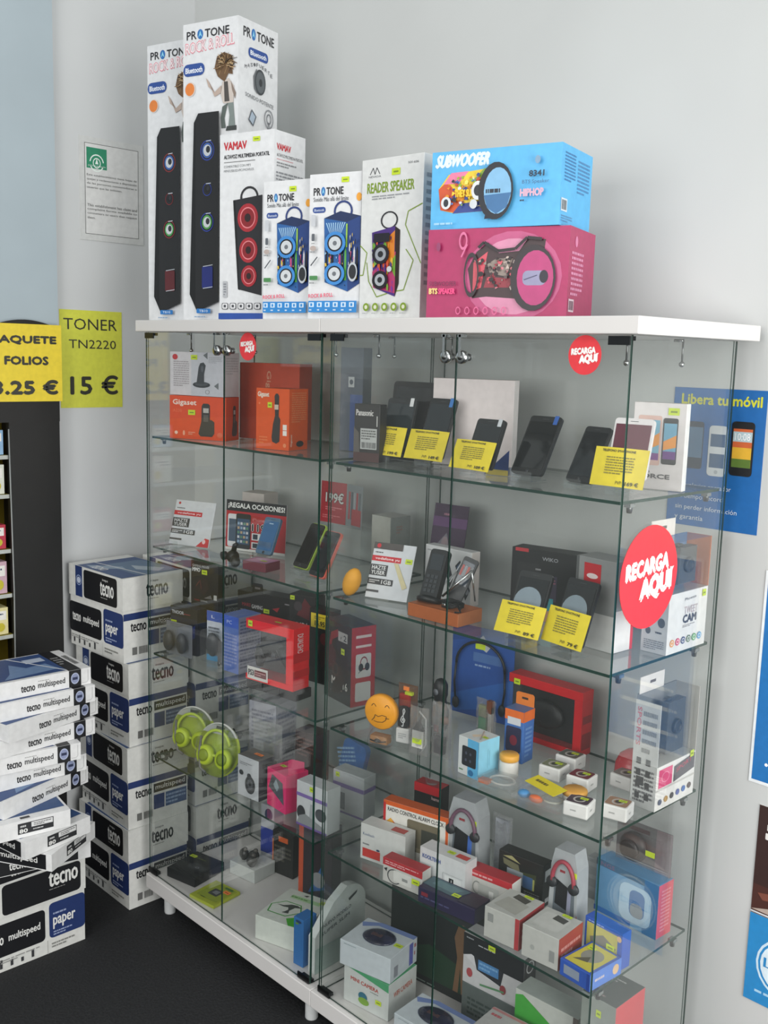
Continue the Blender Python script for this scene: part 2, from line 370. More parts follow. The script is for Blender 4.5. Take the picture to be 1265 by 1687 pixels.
# ------------------------------------------------------------------ glass display cabinets
WB = mat('#d9d6d4', .32, 0, .015, 6)
def pane(name, parent, x0, y0, z0, x1, y1, z1):
    """glass pane: the two broad faces clear, the four cut edges dark green"""
    dx, dy, dz = x1 - x0, y1 - y0, z1 - z0; t = min(dx, dy, dz)
    cf = {k: EDGE for k in ('B0', 'T', 'F', 'R', 'B', 'L')}
    for k in (('L', 'R') if dx == t else ('F', 'B') if dy == t else ('B0', 'T')): cf[k] = GLASS
    m = MB(); m.box(x0, y0, z0, x1, y1, z1, GLASS, cf); return m.build(name, parent)
def cabinet(X0, X1, xl, xs, xr, feet, label, tl, tr):
    e = empty('display_cabinet', (X0, 0, 0), 0, label, 'display cabinet'); w = X1 - X0
    a, b, sp = xl - X0, xr - X0, xs - X0
    m = MB(); m.box(tl - X0, -.022, 1.80, tr - X0, .425, ZT - .0005, WB); m.build('top_board', e, bevel=.002)
    m = MB(); m.box(0, -.014, .094, w, .40, .1395, WB); m.build('base_board', e, bevel=.002)
    for fx, fy in [(f - X0, y) for f in feet for y in (.05, .34)]:
        m = MB(); m.lathe([(.0165, 0), (.0175, .003), (.0175, .0945)], '#d6d8d8', 18); m.build('foot', e, (fx, fy, 0))
    pane('side_panel', e, a, .006, .141, a + .004, .385, 1.799); pane('side_panel', e, b - .004, .006, .141, b, .385, 1.799)
    pane('back_panel', e, a + .006, .379, .141, b - .006, .384, 1.799)
    doors = (pane('glass_door', e, a, -.001, .142, sp - .001, .003, 1.798), pane('glass_door', e, sp + .001, -.001, .142, b, .003, 1.798))
    for z in (Z1, Z2, Z3, Z4):
        pane('shelf', e, a + .010, .012, z - .007, b - .010, .374, z - .001)
        for cx, s_ in ((a + .006, 1), (b - .006, -1)):
            for cy in (.05, .33):
                m = MB(); m.box(-.007, -.008, -.007, .007, .008, 0, CHROME); m.lathe([(.005, -.018), (.006, -.008), (.006, -.007)], STEEL, 10)
                m.build('shelf_clip', e, (cx + s_ * .008, cy, z - .0072))
    for hx, s_ in ((a, 1), (b, -1)):
        for hz, u in ((1.797, -1), (.143, 1)):
            m = MB(); m.box(min(0, s_ * .045), -.005, min(0, u * .016), max(0, s_ * .045), -.0012, max(0, u * .016), mat('#3c3e40', .3, 1))
            m.box(min(0, s_ * .040), .0045, min(0, u * .008), max(0, s_ * .040), .014, max(0, u * .008), mat('#3c3e40', .3, 1))
            m.build('door_hinge', doors[0 if s_ > 0 else 1], (hx, 0, hz))
    for s_ in (-1, 1):
        m = MB(); T = Matrix.Rotation(R_(90), 4, 'X')
        m.lathe([(.0125, .001), (.0135, .003), (.0135, .012), (.010, .013)], CHROME, 20, T); m.lathe([(.006, .013), (.006, .0145), (.001, .0145)], STEEL, 12, T)
        m.lathe([(.008, -.014), (.008, -.004)], STEEL, 14, T)
        m.box(-.003, -.0155, .0, .003, -.0165, .045, CHROME); m.box(-.006, -.0165, .04, .006, -.001, .046, CHROME)
        m.build('door_lock', doors[0 if s_ < 0 else 1], (sp + s_ * .022, 0, 1.752))
    for hx, hy in ((.05, .12), (w - .08, .10), (w - .08, .30), (.12, .30)):
        m = MB(); m.tube([(0, 0, 0), (0, 0, -.045)], .002, STEEL, 6); m.ball(0, 0, -.05, .006, .006, .006, CHROME, 8); m.tube([(-.02, 0, -.003), (.0, 0, -.003)], .003, CHROME, 6)
        m.build('roof_hook', e, (hx, hy, 1.80))
    return e
cab1 = cabinet(0, .7965, 0, .386, .7777, (.035, .729), 'left of the two tall glass display cabinets, beside the stacked paper cartons', -.022, .7965)
cab2 = cabinet(.7975, 1.625, .8143, 1.2045, 1.6175, (.86, 1.57), 'right of the two tall glass display cabinets, with the big red round sticker', .7975, 1.645)
# round stickers on the glass
def recarga(name, loc, rot, r, label, sx=1):
    m = MB(); n = 40
    m.prism([(r * sx * cos(2 * pi * k / n), r * sin(2 * pi * k / n)) for k in range(n)], -.0008, 0, '#dd3a42')
    m.art((-r, -.0008, -r), (2 * r, 0, 0), (0, 0, 2 * r), (0, -1, 0), [('t', 'RECARGA', .10, .50, .72, .15, {'b': r * .028, 'sl': .06}, '#f4f1ee'),
        ('p', [(.86, .55), (.93, .56), (.89, .50)], '#f4f1ee'), ('t', 'AQUI', .36, .26, .52, .22, {'b': r * .045, 'sl': .06}, '#f4f1ee')])
    o = m.build(name, None, loc, rot); tag(o, label, 'sticker'); return o
recarga('round_sticker', (.492, -.0016, 1.764), (0, 0, 0), .035, 'small round red RECARGA AQUI sticker high on the left cabinet door')
recarga('round_sticker', (1.522, -.0016, 1.762), (0, 0, 0), .036, 'small round red RECARGA AQUI sticker at top right of the right cabinet door')
recarga('round_sticker', (1.6181, .110, 1.350), (0, 0, R_(90)), .100, 'large round red RECARGA AQUI sticker on the glass side of the right cabinet')
# ------------------------------------------------------------------ signs on the walls
def sheet(name, w, h, ops, loc, rot, label, cat, base='#e8e8e6', t=.001, border=None):
    m = MB(); m.box(-w / 2, -t, 0, w / 2, 0, h, base)
    m.art((-w / 2, -t, 0), (w, 0, 0), (0, 0, h), (0, -1, 0), ops)
    o = m.build(name, None, loc, rot); return tag(o, label, cat)
RL = (0, 0, R_(90))
K1 = '#33332c'
sheet('price_sign', .218, .309, [('t', 'TONER', .06, .80, .86, .115, K1), ('t', 'TN2220', .14, .61, .76, .09, K1), ('t', '15 €', .16, .14, .76, .19, {'b': .0022}, K1)],
      (-.4295, .057, 1.558), RL, 'yellow-green paper sign reading TONER TN2220 15 € on the wall', 'sign', '#d6d84e')
sheet('price_sign', .226, .232, [('t', 'PAQUETE', .04, .74, .88, .105, {'b': .0020}, K1), ('t', 'FOLIOS', .20, .48, .60, .10, {'b': .0020}, K1), ('t', '3.25 €', .03, .10, .90, .17, {'b': .003}, K1)],
      (-.368, -.190, 1.583), RL, 'orange-yellow paper sign reading PAQUETE FOLIOS 3.25 € over the black rack', 'sign', '#e8cf3c')
g = '#5c5c5c'
sheet('complaints_notice', .226, .315, [('r', 0, 0, 1, 1, '#cfd0cf'), ('r', .08, .06, .92, .94, '#4a4a4a'), ('r', .088, .065, .912, .935, '#dadad9'), ('r', .11, .70, .42, .90, '#2e8a68'),
      ('o', .265, .755, .11, .085, .86, '#e8f2ec'), ('r', .12, .72, .41, .765, '#2e8a68'), ('o', .265, .755, .06, .05, .8, '#e8f2ec'), ('p', [(.24, .745), (.29, .745), (.265, .80)], '#e8f2ec'), ('t', 'JUNTA DE ANDALUCIA', .13, .715, .27, .018, '#e8f2ec'),
      ('t', 'Este establecimiento tiene hojas de', .11, .62, .78, .026, g), ('t', 'quejas y reclamaciones a disposición', .11, .58, .78, .026, g), ('t', 'de las personas consumidoras o', .11, .54, .78, .026, g), ('t', 'usuarias que las soliciten.', .11, .50, .54, .026, g),
      ('t', 'This establishment has claim and', .11, .33, .78, .026, g), ('t', 'complaint forms available to', .11, .29, .78, .026, g), ('t', 'consumers or users that request', .11, .25, .78, .026, g), ('t', 'them.', .11, .21, .12, .022, g)],
      (-.4295, .137, 2.087), RL, 'white framed complaints notice with a green emblem on the left wall', 'notice')
B_ = '#1f68ae'
sheet('phone_unlocking_poster', .213, .30, [('t', 'Libera tu móvil', .09, .885, .86, .07, {'b': .0009}, '#d8d83e'),
      ('rr', .16, .42, .36, .76, .006, '#1b2c44'), ('r', .17, .50, .35, .72, '#54799c'), ('rr', .42, .38, .62, .74, .008, '#dfe3e6'), ('r', .44, .44, .60, .68, '#3d5f86'), ('r', .44, .54, .60, .59, '#e2e6ea'), ('e', .52, .41, .02, .014, '#b6bcc2'),
      ('rr', .66, .40, .90, .78, .008, '#1c1d20'), ('r', .68, .46, .88, .73, '#e8b53a'), ('r', .68, .60, .88, .73, '#d4683a'), ('r', .68, .64, .88, .71, '#b9cdd4'), ('t', '10:08', .70, .65, .16, .05, '#fff'), ('r', .68, .46, .88, .52, '#5e7a34'),
      ('t', 'de cualquier operador', .10, .27, .60, .045, '#dfe9f2'), ('t', 'en tiempo récord', .10, .19, .52, .045, '#dfe9f2'), ('t', 'sin perder información', .10, .11, .68, .045, '#dfe9f2'), ('t', 'y garantía', .10, .035, .32, .045, '#dfe9f2')],
      (1.5535, .4495, 1.401), (0, 0, 0), 'blue poster Libera tu móvil with pictured phones, on the back wall', 'poster', B_)
sheet('blue_price_poster', .30, .46, [('r', 0, 0, 1, 1, '#e8ecef'), ('r', .02, .015, 1, .985, '#2272b6'), ('e', .18, .32, .012, .008, '#fff'), ('e', .14, .22, .012, .008, '#fff'), ('e', .12, .10, .012, .008, '#fff'), ('r', .22, .31, .6, .33, '#dfe9f2'), ('r', .18, .21, .6, .23, '#dfe9f2'), ('r', .16, .09, .5, .11, '#dfe9f2')],
      (1.838, .4495, .872), (0, 0, 0), 'blue poster with white edge and dots, cut by the right frame edge', 'poster')
sheet('brown_and_blue_poster', .24, .445, [('r', 0, .45, 1, 1, '#4b2c26'), ('r', 0, .60, 1, 1, '#3a2724'), ('t', 'E', .10, .93, .12, .028, {'b': .001}, '#e8e4e0'), ('t', 'E', .09, .885, .12, .028, {'b': .001}, '#e8e4e0'), ('t', 'D', .08, .84, .13, .028, {'b': .001}, '#e8e4e0'),
      ('p', [(.0, .47), (.3, .52), (.9, .50), (1, .46)], '#b7a79c'), ('p', [(.05, .56), (.4, .60), (.5, .57), (.1, .53)], '#7d4a3c'), ('r', 0, .455, 1, .463, '#d7dcdf'), ('r', 0, 0, 1, .45, '#2b8ac8'), ('e', .36, .22, .27, .15, '#cfe6f4'), ('e', .36, .22, .25, .138, '#2b8ac8'), ('e', .36, .22, .23, .127, '#dcecf5'), ('t', 'Led', .16, .20, .34, .05, '#2b8ac8'), ('tl', .10, .05, .8, .075, 1, '#a8d2ec')],
      (1.838, .4495, .383), (0, 0, 0), 'poster half dark brown half blue with a white round badge, low on the wall', 'poster')
# ------------------------------------------------------------------ black arched rack at the far left
BLK = mat('#0c0c0b', .5, 0, .3, 14)
rk = empty('display_rack', (-.38, -.16, 0), 90, 'black arched display rack beside the paper reams, under the yellow sign', 'display rack')
# local: x = along the wall to the right, y = into the wall, front at y=0
m = MB(); m.box(-.085, 0, .0, .078, .02, 1.60, BLK); m.box(.058, .02, 0, .078, .40, 1.60, BLK); m.tube([(-.087, -.002, .02), (-.089, -.002, .5), (-.083, -.002, 1.0), (-.087, -.002, 1.5)], .0022, '#8f9392', 6)
m.build('side_frame', rk)
m = MB(); n = 16; c0 = -.028
pts = [(c0 + .106 * cos(pi * k / n), 1.828 - .024 * cos(pi * k / n) ** 2) for k in range(n + 1)]
pts = [(c0 + .106, 1.52)] + pts + [(c0 - .60, 1.80), (c0 - .60, 1.52)]
m.prism(pts, -.003, .004, BLK); m.build('header', rk)
m = MB(); m.box(-.60, .38, 0, .07, .40, 1.60, mat('#8d7a22', .6)); m.build('back_board', rk)
for z in (.60, .86, .99, 1.13, 1.30, 1.42):
    m = MB(); m.box(-.60, .01, z - .012, -.085, .38, z, mat('#8d8128', .5), {'F': mat('#b9bdb8', .4)}); m.build('rack_shelf', rk)
inks = [(1.42, '#8fb4d6', 'pale blue', .075), (1.30, '#d9dccf', 'cream', .09), (1.13, '#b9384a', 'red and white', .075), (.99, '#c9a7b4', 'pink', .10), (.99, '#d2601e', 'orange', .05), (.86, '#e3d9a2', 'cream and lilac', .085), (.60, '#dd5a2c', 'orange and white', .06), (.60, '#39558e', 'blue and white', .05)]
seen = {}
for i, (z, c, nm, hh) in enumerate(inks):
    k = seen.get(z, 0); seen[z] = k + 1
    y = -.16 - .085 - .05 - k * .085
    K('', 'ink_cartridge_box', '%s ink cartridge box on the black rack, %s' % (nm, ['top shelf', 'second shelf', 'third shelf', 'fourth shelf, nearer the frame', 'fourth shelf, behind the first one', 'fifth shelf', 'lowest shelf near the frame', 'lowest shelf away from the frame'][i]), 'box', c,
      {'F': [('r', .08, .55, .92, .88, '#eceae4'), ('tl', .14, .6, .8, .82, 2, '#46506a'), ('e', .7, .28, .16, .16, '#c8bb3a')], 'R': [('r', .1, .1, .9, .4, '#dfe2e4')]}, tab=(-.40, y, z + .001, 90, .08, .06, hh), group='ink boxes on the black rack', seam=False)
# ------------------------------------------------------------------ paper cartons and reams
NV = '#26386a'; BK = '#16171b'; WH = '#dcdcd8'; TX = '#e9e9e6'
def carton_mesh(dark=False):
    w, d, h = .31, .212, .265; m = MB()
    m.box(-w / 2, 0, 0, w / 2, d, h * .66, WH); m.box(-w / 2 - .003, -.003, h * .62, w / 2 + .003, d + .003, h, WH)
    # body front
    fr = [('rr', -.02, .17, .60, .54, .012, BK), ('t', 'tecno', .04, .31, .16, .10, {'b': .0008}, TX), ('t', 'multispeed', .25, .30, .30, .11, {'b': .0005}, TX), ('rr', .64, .17, 1.0, .58, .012, NV), ('t', 'paper', .68, .27, .22, .13, {'b': .0009}, TX), ('tl', .68, .43, .90, .47, 1, '#9aa6c6'), ('tl', .68, .19, .88, .25, 2, '#9aa6c6')]
    fr += [('r', .06 + i * .10, .04, .085 + i * .10, .04 + a, '#3a3b3e') for i, a in enumerate((.06, .10, .07, .05, .08))] + [('tl', .02, .09, .56, .14, 2, '#9a9a98'), ('tl', .66, .05, .90, .12, 2, '#8c8c88'), ('r', .618, 0, .622, .16, '#b4b4b0')]
    m.faceart('F', w, d, h, fr)
    m.faceart('R', w, d, h, [('r', 0, .50, 1, .58, NV), ('t', 'tecno', .12, .36, .26, .10, {'b': .0008}, BK), ('r', .42, .37, .98, .48, BK), ('t', 'multispeed', .45, .385, .50, .08, TX), ('r', .42, .16, .60, .34, NV), ('r', .62, .16, .98, .34, '#3a5580'), ('tl', .63, .18, .96, .32, 3, '#8fa2c0'), ('r', .14, .08, .22, .17, '#6c6c6a'), ('bar', .25, .08, .40, .17, '#6c6c6a')])
    lid = lambda: None
    hh = h * .38; m.faceart('F', w + .006, d + .006, hh, [('r', .13, .02, .26, 1, NV), ('o', .195, .55, .052, .17, .8, '#8fa0c4'), ('e', .195, .55, .035, .10, '#c4cce0'), ('rr', .29, .04, .90, .94, .010, BK), ('t', 'tecno', .60, .30, .24, .42, {'b': .0011}, TX), ('t', 'inapa', .64, .74, .10, .09, TX), ('tl', .61, .20, .82, .25, 1, '#9a9a98')] if not dark else
        [('r', .0, .02, .16, 1, NV), ('o', .085, .45, .055, .2, .8, '#9fb0d0'), ('rr', .20, .04, .95, .94, .012, BK), ('t', 'tecno', .64, .42, .28, .42, {'b': .0014}, TX), ('tl', .64, .32, .9, .36, 1, '#9a9a98')], y0=-.003, z0=h * .62)
    m.faceart('R', w + .006, d + .006, hh, [('t', 'tecno', .38, .34, .36, .40, {'b': .0012}, BK), ('t', 'inapa', .44, .77, .14, .09, BK), ('tl', .40, .24, .72, .29, 1, '#8c8c88')], y0=-.003, z0=h * .62)
    m.faceart('T', w, d, h, [('r', .14, .0, .98, 1, '#34507e'), ('rr', .30, .30, .96, .96, .02, '#5d7794'), ('p', [(.2, .1), (.5, .45), (.62, .4), (.4, .05)], '#8fa3b8'), ('p', [(.5, .6), (.8, .9), (.9, .7), (.7, .5)], '#a9b6c2'), ('l', [(.14, .30), (.98, .42)], .006, '#d5d8dc'), ('t', 'TECNO', .3, .06, .24, .14, {'b': .001}, '#e4e6ea')])
    return m
cm = None
def carton(x, y, z, yaw, label, group, dark=False):
    global cm
    if cm is None or dark: o = carton_mesh(dark).build('paper_carton', None, bevel=.0012)
    else: o = cm.copy(); COL.objects.link(o)
    if not dark and cm is None: cm = o
    o.location = (x, y, z); o.rotation_euler = (0, 0, R_(yaw)); return tag(o, label, 'carton', group)
for i, (dx, dy, ya, wd) in enumerate(((.004, -.006, 0, 'bottom'), (.0, .0, -1.5, 'second from the floor'), (-.006, .002, 1.5, 'third from the floor'), (-.022, -.008, 2.5, 'topmost'))):
    carton(-.215 + dx, -.035 + dy, .001 + i * .2655, ya, 'white tecno paper carton in the front corner stack, %s' % wd, 'paper cartons stacked in the corner')
for i, wd in enumerate(('bottom', 'second from the floor', 'third from the floor', 'topmost')):
    carton(-.222 + (.006, -.004, .003, 0)[i], .212, .001 + i * .2655, (0, .5, -.5, 0)[i], 'paper carton in the rear stack seen through the glass, %s' % wd, 'paper cartons stacked in the corner')
carton(.0, -.377, .001, 90, 'white tecno multispeed paper carton on the floor under the loose reams', None, True)
def ream_mesh(kind):
    w, d, h = .297, .21, .048; m = MB(); P = '#e2e2e2'
    if kind == 'side':   # long face printed
        m.box(-w / 2, 0, 0, w / 2, d, h, P)
        m.faceart('F', w, d, h, [('t', 'tecno', .32, .26, .13, .36, {'b': .0006}, BK), ('t', 'multispeed', .48, .24, .26, .44, {'b': .0003}, '#2a2b2e'), ('tl', .48, .72, .66, .78, 1, '#7d7d7c'), ('r', .78, 0, .90, 1, BK), ('o', .84, .5, .042, .34, .8, '#aeb6cf'), ('e', .84, .5, .033, .27, '#8a93b4'), ('r', .815, .42, .865, .58, '#2c3350'), ('l', [(.97, .9), (.97, .25), (.955, .15), (.91, .15)], .0008, '#9a9a9a')])
        m.faceart('T', w, d, h, [('r', .0, .06, .78, .97, '#2e4a7c'), ('p', [(.2, .1), (.75, .2), (.7, .5), (.5, .45), (.4, .7), (.3, .3)], '#6d88ae'), ('r', .55, .62, .74, .80, '#b9c4d6'), ('l', [(.45, .97), (.78, .06)], .005, '#dcdfe4'), ('r', .78, 0, .90, 1, BK), ('tl', .80, .3, .88, .7, 4, '#8f8f8f'), ('bar', .92, .25, .97, .7, '#555')])
        m.faceart('L', w, d, h, [('r', .28, .25, .72, .8, '#3a3b3e'), ('r', .30, .55, .70, .76, '#e0e0e0')])
    else:               # narrow end printed with the label; long sides dark
        m.box(-d / 2, 0, 0, d / 2, w, h, P)
        m.faceart('F', d, w, h, [('r', .33, .22, .78, .84, '#2b2c2f'), ('r', .50, .52, .77, .80, '#dedede'), ('t', '80', .35, .28, .10, .22, {'b': .0005}, TX), ('tl', .36, .56, .48, .76, 1, '#c8c8c8'), ('tl', .52, .32, .75, .44, 1, '#c8c8c8'), ('tl', .53, .56, .75, .76, 2, '#6a6a6a')])
        m.faceart('L', d, w, h, [('r', 0, .06, .94, .94, BK), ('t', 'multispeed', .45, .28, .40, .42, {'b': .0004}, TX), ('t', 'tecno', .22, .28, .18, .42, {'b': .0006}, TX)])
        m.faceart('T', d, w, h, [('r', .03, .10, .97, .95, '#33507e'), ('p', [(.1, .3), (.6, .2), (.8, .6), (.4, .8)], '#7a92b2'), ('r', .38, .03, .5, .07, '#333')])
        m.faceart('R', d, w, h, [('r', .78, 0, .90, 1, BK)])
    return m
RM = {}
def ream(key, kind, label, tab=None):
    x, y, z, yaw = (tab or TAB[key])[:4]
    if kind not in RM: RM[kind] = o = ream_mesh(kind).build('paper_ream', None, bevel=.002)
    else: o = RM[kind].copy(); COL.objects.link(o)
    o.location = (x, y, z); o.rotation_euler = (0, 0, R_(yaw)); tag(o, label, 'ream', 'loose paper reams piled on the carton')
pos = ['topmost, blue cover showing', 'second from the top, set slightly to the right', 'third from the top, twisted so its left end sticks out', 'fourth from the top, just under the twisted one', 'fifth from the top, pushed back to the left', 'sixth from the top', 'seventh from the top, turned sharply with its near corner out']
for k in range(7): ream('R%d' % (k + 1), 'side', 'white tecno multispeed paper ream, ' + pos[k])
for k, t in enumerate(('eighth from the top, plain white end with a small label', 'ninth from the top, end label facing out', 'tenth from the top, tilted corner jutting over the carton')): ream('R%d' % (k + 8), 'end', 'white tecno paper ream, ' + t)
def dark_ream(x, y, z, yaw, label, t2):
    w, d, h = .297, .21, .048; m = MB(); m.box(-w / 2, 0, 0, w / 2, d, h, '#e2e2e2')
    m.faceart('F', w, d, h, [('r', 0, .04, .88, .98, BK), ('t', t2, .50, .30, .30, .42, {'b': .0006}, TX), ('t', 'tecno', .25, .30, .16, .42, {'b': .0006}, TX)])
    m.faceart('T', w, d, h, [('r', .0, .06, .78, .97, '#2e4a7c')])
    tag(m.build('paper_ream', None, (x, y, z), (0, 0, R_(yaw)), bevel=.002), label, 'ream', 'loose paper reams piled on the carton')
dark_ream(.075, -.40, .3155, 78, 'paper ream with black printed side, second from the carton lid', 'multispeed')
dark_ream(.005, -.372, .267, 91, 'paper ream with black printed side lying directly on the carton lid', 'multispeed')
# ------------------------------------------------------------------ speaker boxes on top of the cabinets
PB = '#2f6fb4'; GR = '#8b8d8f'
def protone(u, v, w, h, c='#2c2c30'):   # PR(o)TONE word mark
    return [('t', 'PR', u, v, w * .22, h, {'b': .0006}, c), ('e', u + w * .31, v + h / 2, w * .065, h * .62, PB), ('p', [(u + w * .31, v + h * .95), (u + w * .265, v + h * .1), (u + w * .31, v + h * .4), (u + w * .355, v + h * .1)], '#8fd0e8'),
            ('t', 'TONE', u + w * .42, v, w * .54, h, {'b': .0006}, c)]
def dancer(u, v, w, h):
    Q = lambda L: [(u + a * w, v + b * h) for a, b in L]
    return [('p', Q([(.55, .30), (.72, .34), (.62, .15), (.66, .02), (.52, .02), (.50, .16)]), '#5b6460'), ('p', Q([(.72, .34), (.90, .34), (.96, .02), (.74, .02), (.78, .18)]), '#7d8784'), ('p', Q([(.70, .04), (1, .04), (1.0, -.02), (.66, -.02)]), '#3e4240'),
            ('p', Q([(.55, .62), (.75, .66), (.92, .55), (.90, .34), (.58, .34), (.50, .46)]), '#c9beb6'), ('p', Q([(.60, .62), (.72, .62), (.78, .36), (.62, .36)]), '#4d4845'), ('p', Q([(.52, .58), (.30, .50), (.10, .58), (.02, .70), (.10, .66), (.30, .44), (.50, .48)]), '#b9a69a'),
            ('p', Q([(.82, .62), (.98, .46), (.96, .38), (.86, .50)]), '#8a7a70'),
            ('p', Q([(.40, .70), (.30, .82), (.38, .96), (.60, 1.0), (.84, .95), (.90, .86), (.86, .78), (.88, .70), (.74, .72), (.62, .62), (.50, .66)]), '#6d5238'), ('l', Q([(.45, .72), (.60, .95)]), .0015, '#a08258'), ('l', Q([(.62, .72), (.80, .93)]), .0015, '#a08258'), ('l', Q([(.40, .8), (.5, .92)]), .0015, '#3c2c20'), ('l', Q([(.75, .74), (.93, .84)]), .0015, '#3c2c20')]
_d0 = dancer
def dancer(u, v, w, h):
    rg = random.Random(5); L = _d0(u, v, w, h); hair = []
    cx, cy = u + .66 * w, v + .83 * h
    for i in range(70):
        a = rg.uniform(-.5, pi + .5); r0 = rg.uniform(.1, .6); r1 = r0 + rg.uniform(.25, .55); b = rg.uniform(-.5, .5)
        p = [(cx + .36 * w * (r0 + (r1 - r0) * t) * cos(a + b * t), cy + .17 * h * (r0 + (r1 - r0) * t) * sin(a + b * t)) for t in (0, .5, 1)]
        hair.append(('l', p, rg.uniform(.0008, .0022), rg.choice(['#8a6a44', '#4a3624', '#a88a60', '#6d5238', '#2f241a', '#c0a47c', '#5c452e'])))
    return L + hair
def tower(c1, c2):
    o = [('p', [(.24, .67), (.32, .70), (.70, .70), (.70, .065), (.30, .03), (.16, .09)], '#1d1d1f'), ('p', [(.16, .09), (.24, .67), (.27, .68), (.27, .045)], '#101012')]
    for v, r, cc in ((.575, .095, '#3d5fa6'), (.445, .06, '#26262a'), (.335, .09, '#4f9a50')):
        o += [('o', .49, v, r * 1.35, r * .36, .88, c1), ('e', .49, v, r, r * .27, cc), ('e', .49, v, r * .75, r * .20, '#c9cdd2' if r > .07 else '#141418'), ('e', .505, v + .003, r * .4, r * .12, '#2b2d34'), ('l', [(.47, v + r * .32), (.56, v + r * .34)], .002, '#c4ccd6')]
    return o + [('rr', .40, .11, .60, .185, .004, c2), ('l', [(.42, .185), (.60, .19)], .002, '#b7bcc4'), ('l', [(.42, .11), (.60, .115)], .002, '#b7bcc4')]
pt_front = lambda c1, c2: protone(.07, .948, .80, .026) + [('t', 'ROCK & ROLL', .05, .90, .88, .036, {'b': .0010, 'sl': .012}, '#e58f9c'), ('t', 'ROCK & ROLL', .055, .902, .87, .032, {'sl': .012}, '#f2e6e8'),
    ('rr', .01, .828, .40, .868, .014, '#2f4f96'), ('t', 'Bluetooth', .05, .838, .31, .018, {'b': .0005}, '#e8ecf4'), ('e', .14, .785, .095, .024, '#d9cbc2'), ('e', .13, .785, .085, .021, '#e0823c')] + dancer(.42, .64, .56, .25) + tower(c1, c2) + [
    ('rr', .30, .024, .56, .040, .002, '#2b76bd'), ('t', 'TB10', .35, .028, .16, .008, '#dfe9f4'), ('tl', .26, .008, .60, .016, 1, '#8fa8c4')]
pt_side = protone(.12, .944, .80, .030) + [('rr', .24, .882, .74, .915, .011, '#2f4f96'), ('t', 'Bluetooth', .29, .891, .40, .015, {'b': .0005}, '#e8ecf4')]
pt_side += [('t', ch, .15 + i * .072, .838 + .022 * sin(pi * (i + .5) / 10), .05, .012, '#54565a') for i, ch in enumerate('MAS·FUERTE')]
pt_side += [('p', [(.36, .825), (.44, .853), (.52, .80), (.46, .772), (.38, .785)], '#6c7074'), ('e', .53, .812, .14, .042, '#3d4145'), ('e', .535, .812, .115, .035, '#5d6266'), ('e', .54, .811, .04, .013, '#33363a'), ('t', 'SONIDO POTENTE', .16, .752, .72, .013, {'sl': -.014}, '#54565a')]
pt_side += [('p', [(.24, .678), (.36, .660), (.44, .695), (.32, .715)], '#5a6068'), ('p', [(.26, .680), (.35, .666), (.41, .694), (.32, .708)], '#aebccb'), ('l', [(.72, .650), (.76, .69), (.80, .650)], .0018, '#4d4f54'), ('o', .76, .70, .06, .018, .75, '#6d7076'), ('o', .76, .70, .12, .032, .85, '#8a8c90'),
            ('tl', .15, .30, .85, .42, 6, '#9a9ca0'), ('bar', .2, .1, .6, .16, '#444')]
WB_ = '#dfe0e2'
K('T1', 'speaker_box', 'tall white PROTONE tower speaker box at the far left, partly behind its twin', 'box', WB_, {'F': pt_front('#7c2a2e', '#5a2026'), 'R': pt_side}, group='boxed speakers on top of the cabinets')
K('T2', 'speaker_box', 'tallest white PROTONE tower speaker box, its side face showing a black woofer', 'box', WB_, {'F': pt_front('#2a3f96', '#1f2a72'), 'R': pt_side}, group='boxed speakers on top of the cabinets')
vam = [('t', 'VAMAV', .08, .915, .42, .040, {'b': .0010}, '#c2303a'), ('t', 'ALTAVOZ MULTIMEDIA PORTATIL', .08, .868, .84, .020, {'b': .0004}, '#3c3d40'), ('r', .08, .848, .66, .851, '#555'), ('t', 'COMPATIBLE CON MP3', .08, .820, .50, .013, GR), ('t', 'MP4/USB/SD/PC/MOVILES', .08, .797, .56, .013, GR),
       ('o', .56, .655, .17, .06, .80, '#2c2c2f'), ('r', .42, .60, .43, .66, '#2c2c2f'), ('p', [(.26, .645), (.80, .665), (.80, .13), (.36, .165)], '#26262a'), ('p', [(.26, .645), (.30, .647), (.39, .16), (.36, .165)], '#121214')]
for v, r in ((.548, .19), (.375, .17), (.235, .145)):
    u = .535 + (.548 - v) * .10; vam += [('e', u, v, r, r * .40, '#a82a34'), ('o', u, v, r * .75, r * .30, .88, '#e0848a'), ('e', u, v, r * .66, r * .26, '#8a2028'), ('e', u, v, r * .3, r * .12, '#2b1a1c')]
vam += [('rr', .08, .12, .16, .21, .002, '#b4b6ba'), ('tl', .09, .13, .15, .20, 5, '#7c7e84')]
vam += [q for i in range(5) for q in (('rr', .06 + i * .155, .055, .175 + i * .155, .09, .003, '#4a4c52'), ('rr', .07 + i * .155, .058, .165 + i * .155, .087, .003, '#e4e4e6'), ('r', .095 + i * .155, .065, .14 + i * .155, .08, '#4a4c52'))] + [('r', 0, 0, 1, .034, '#2c4f9e')]
K('T3', 'speaker_box', 'white VAMAV portable speaker box with three red drivers pictured', 'box', WB_, {'F': vam, 'R': [('t', 'VAMAV', .08, .90, .44, .032, {'b': .0008}, '#c2303a'), ('t', 'ALTAVOZ MULTIMEDIA PORTATIL', .08, .865, .84, .016, '#3c3d40'), ('r', .08, .85, .6, .852, '#c2303a'), ('tl', .08, .81, .7, .84, 2, GR), ('tl', .06, .72, .94, .79, 4, '#8e9094'), ('tl', .06, .2, .94, .7, 20, '#b0b2b6')]},
  st=[('F', .62, .945, .022, .011)], group='boxed speakers on top of the cabinets')
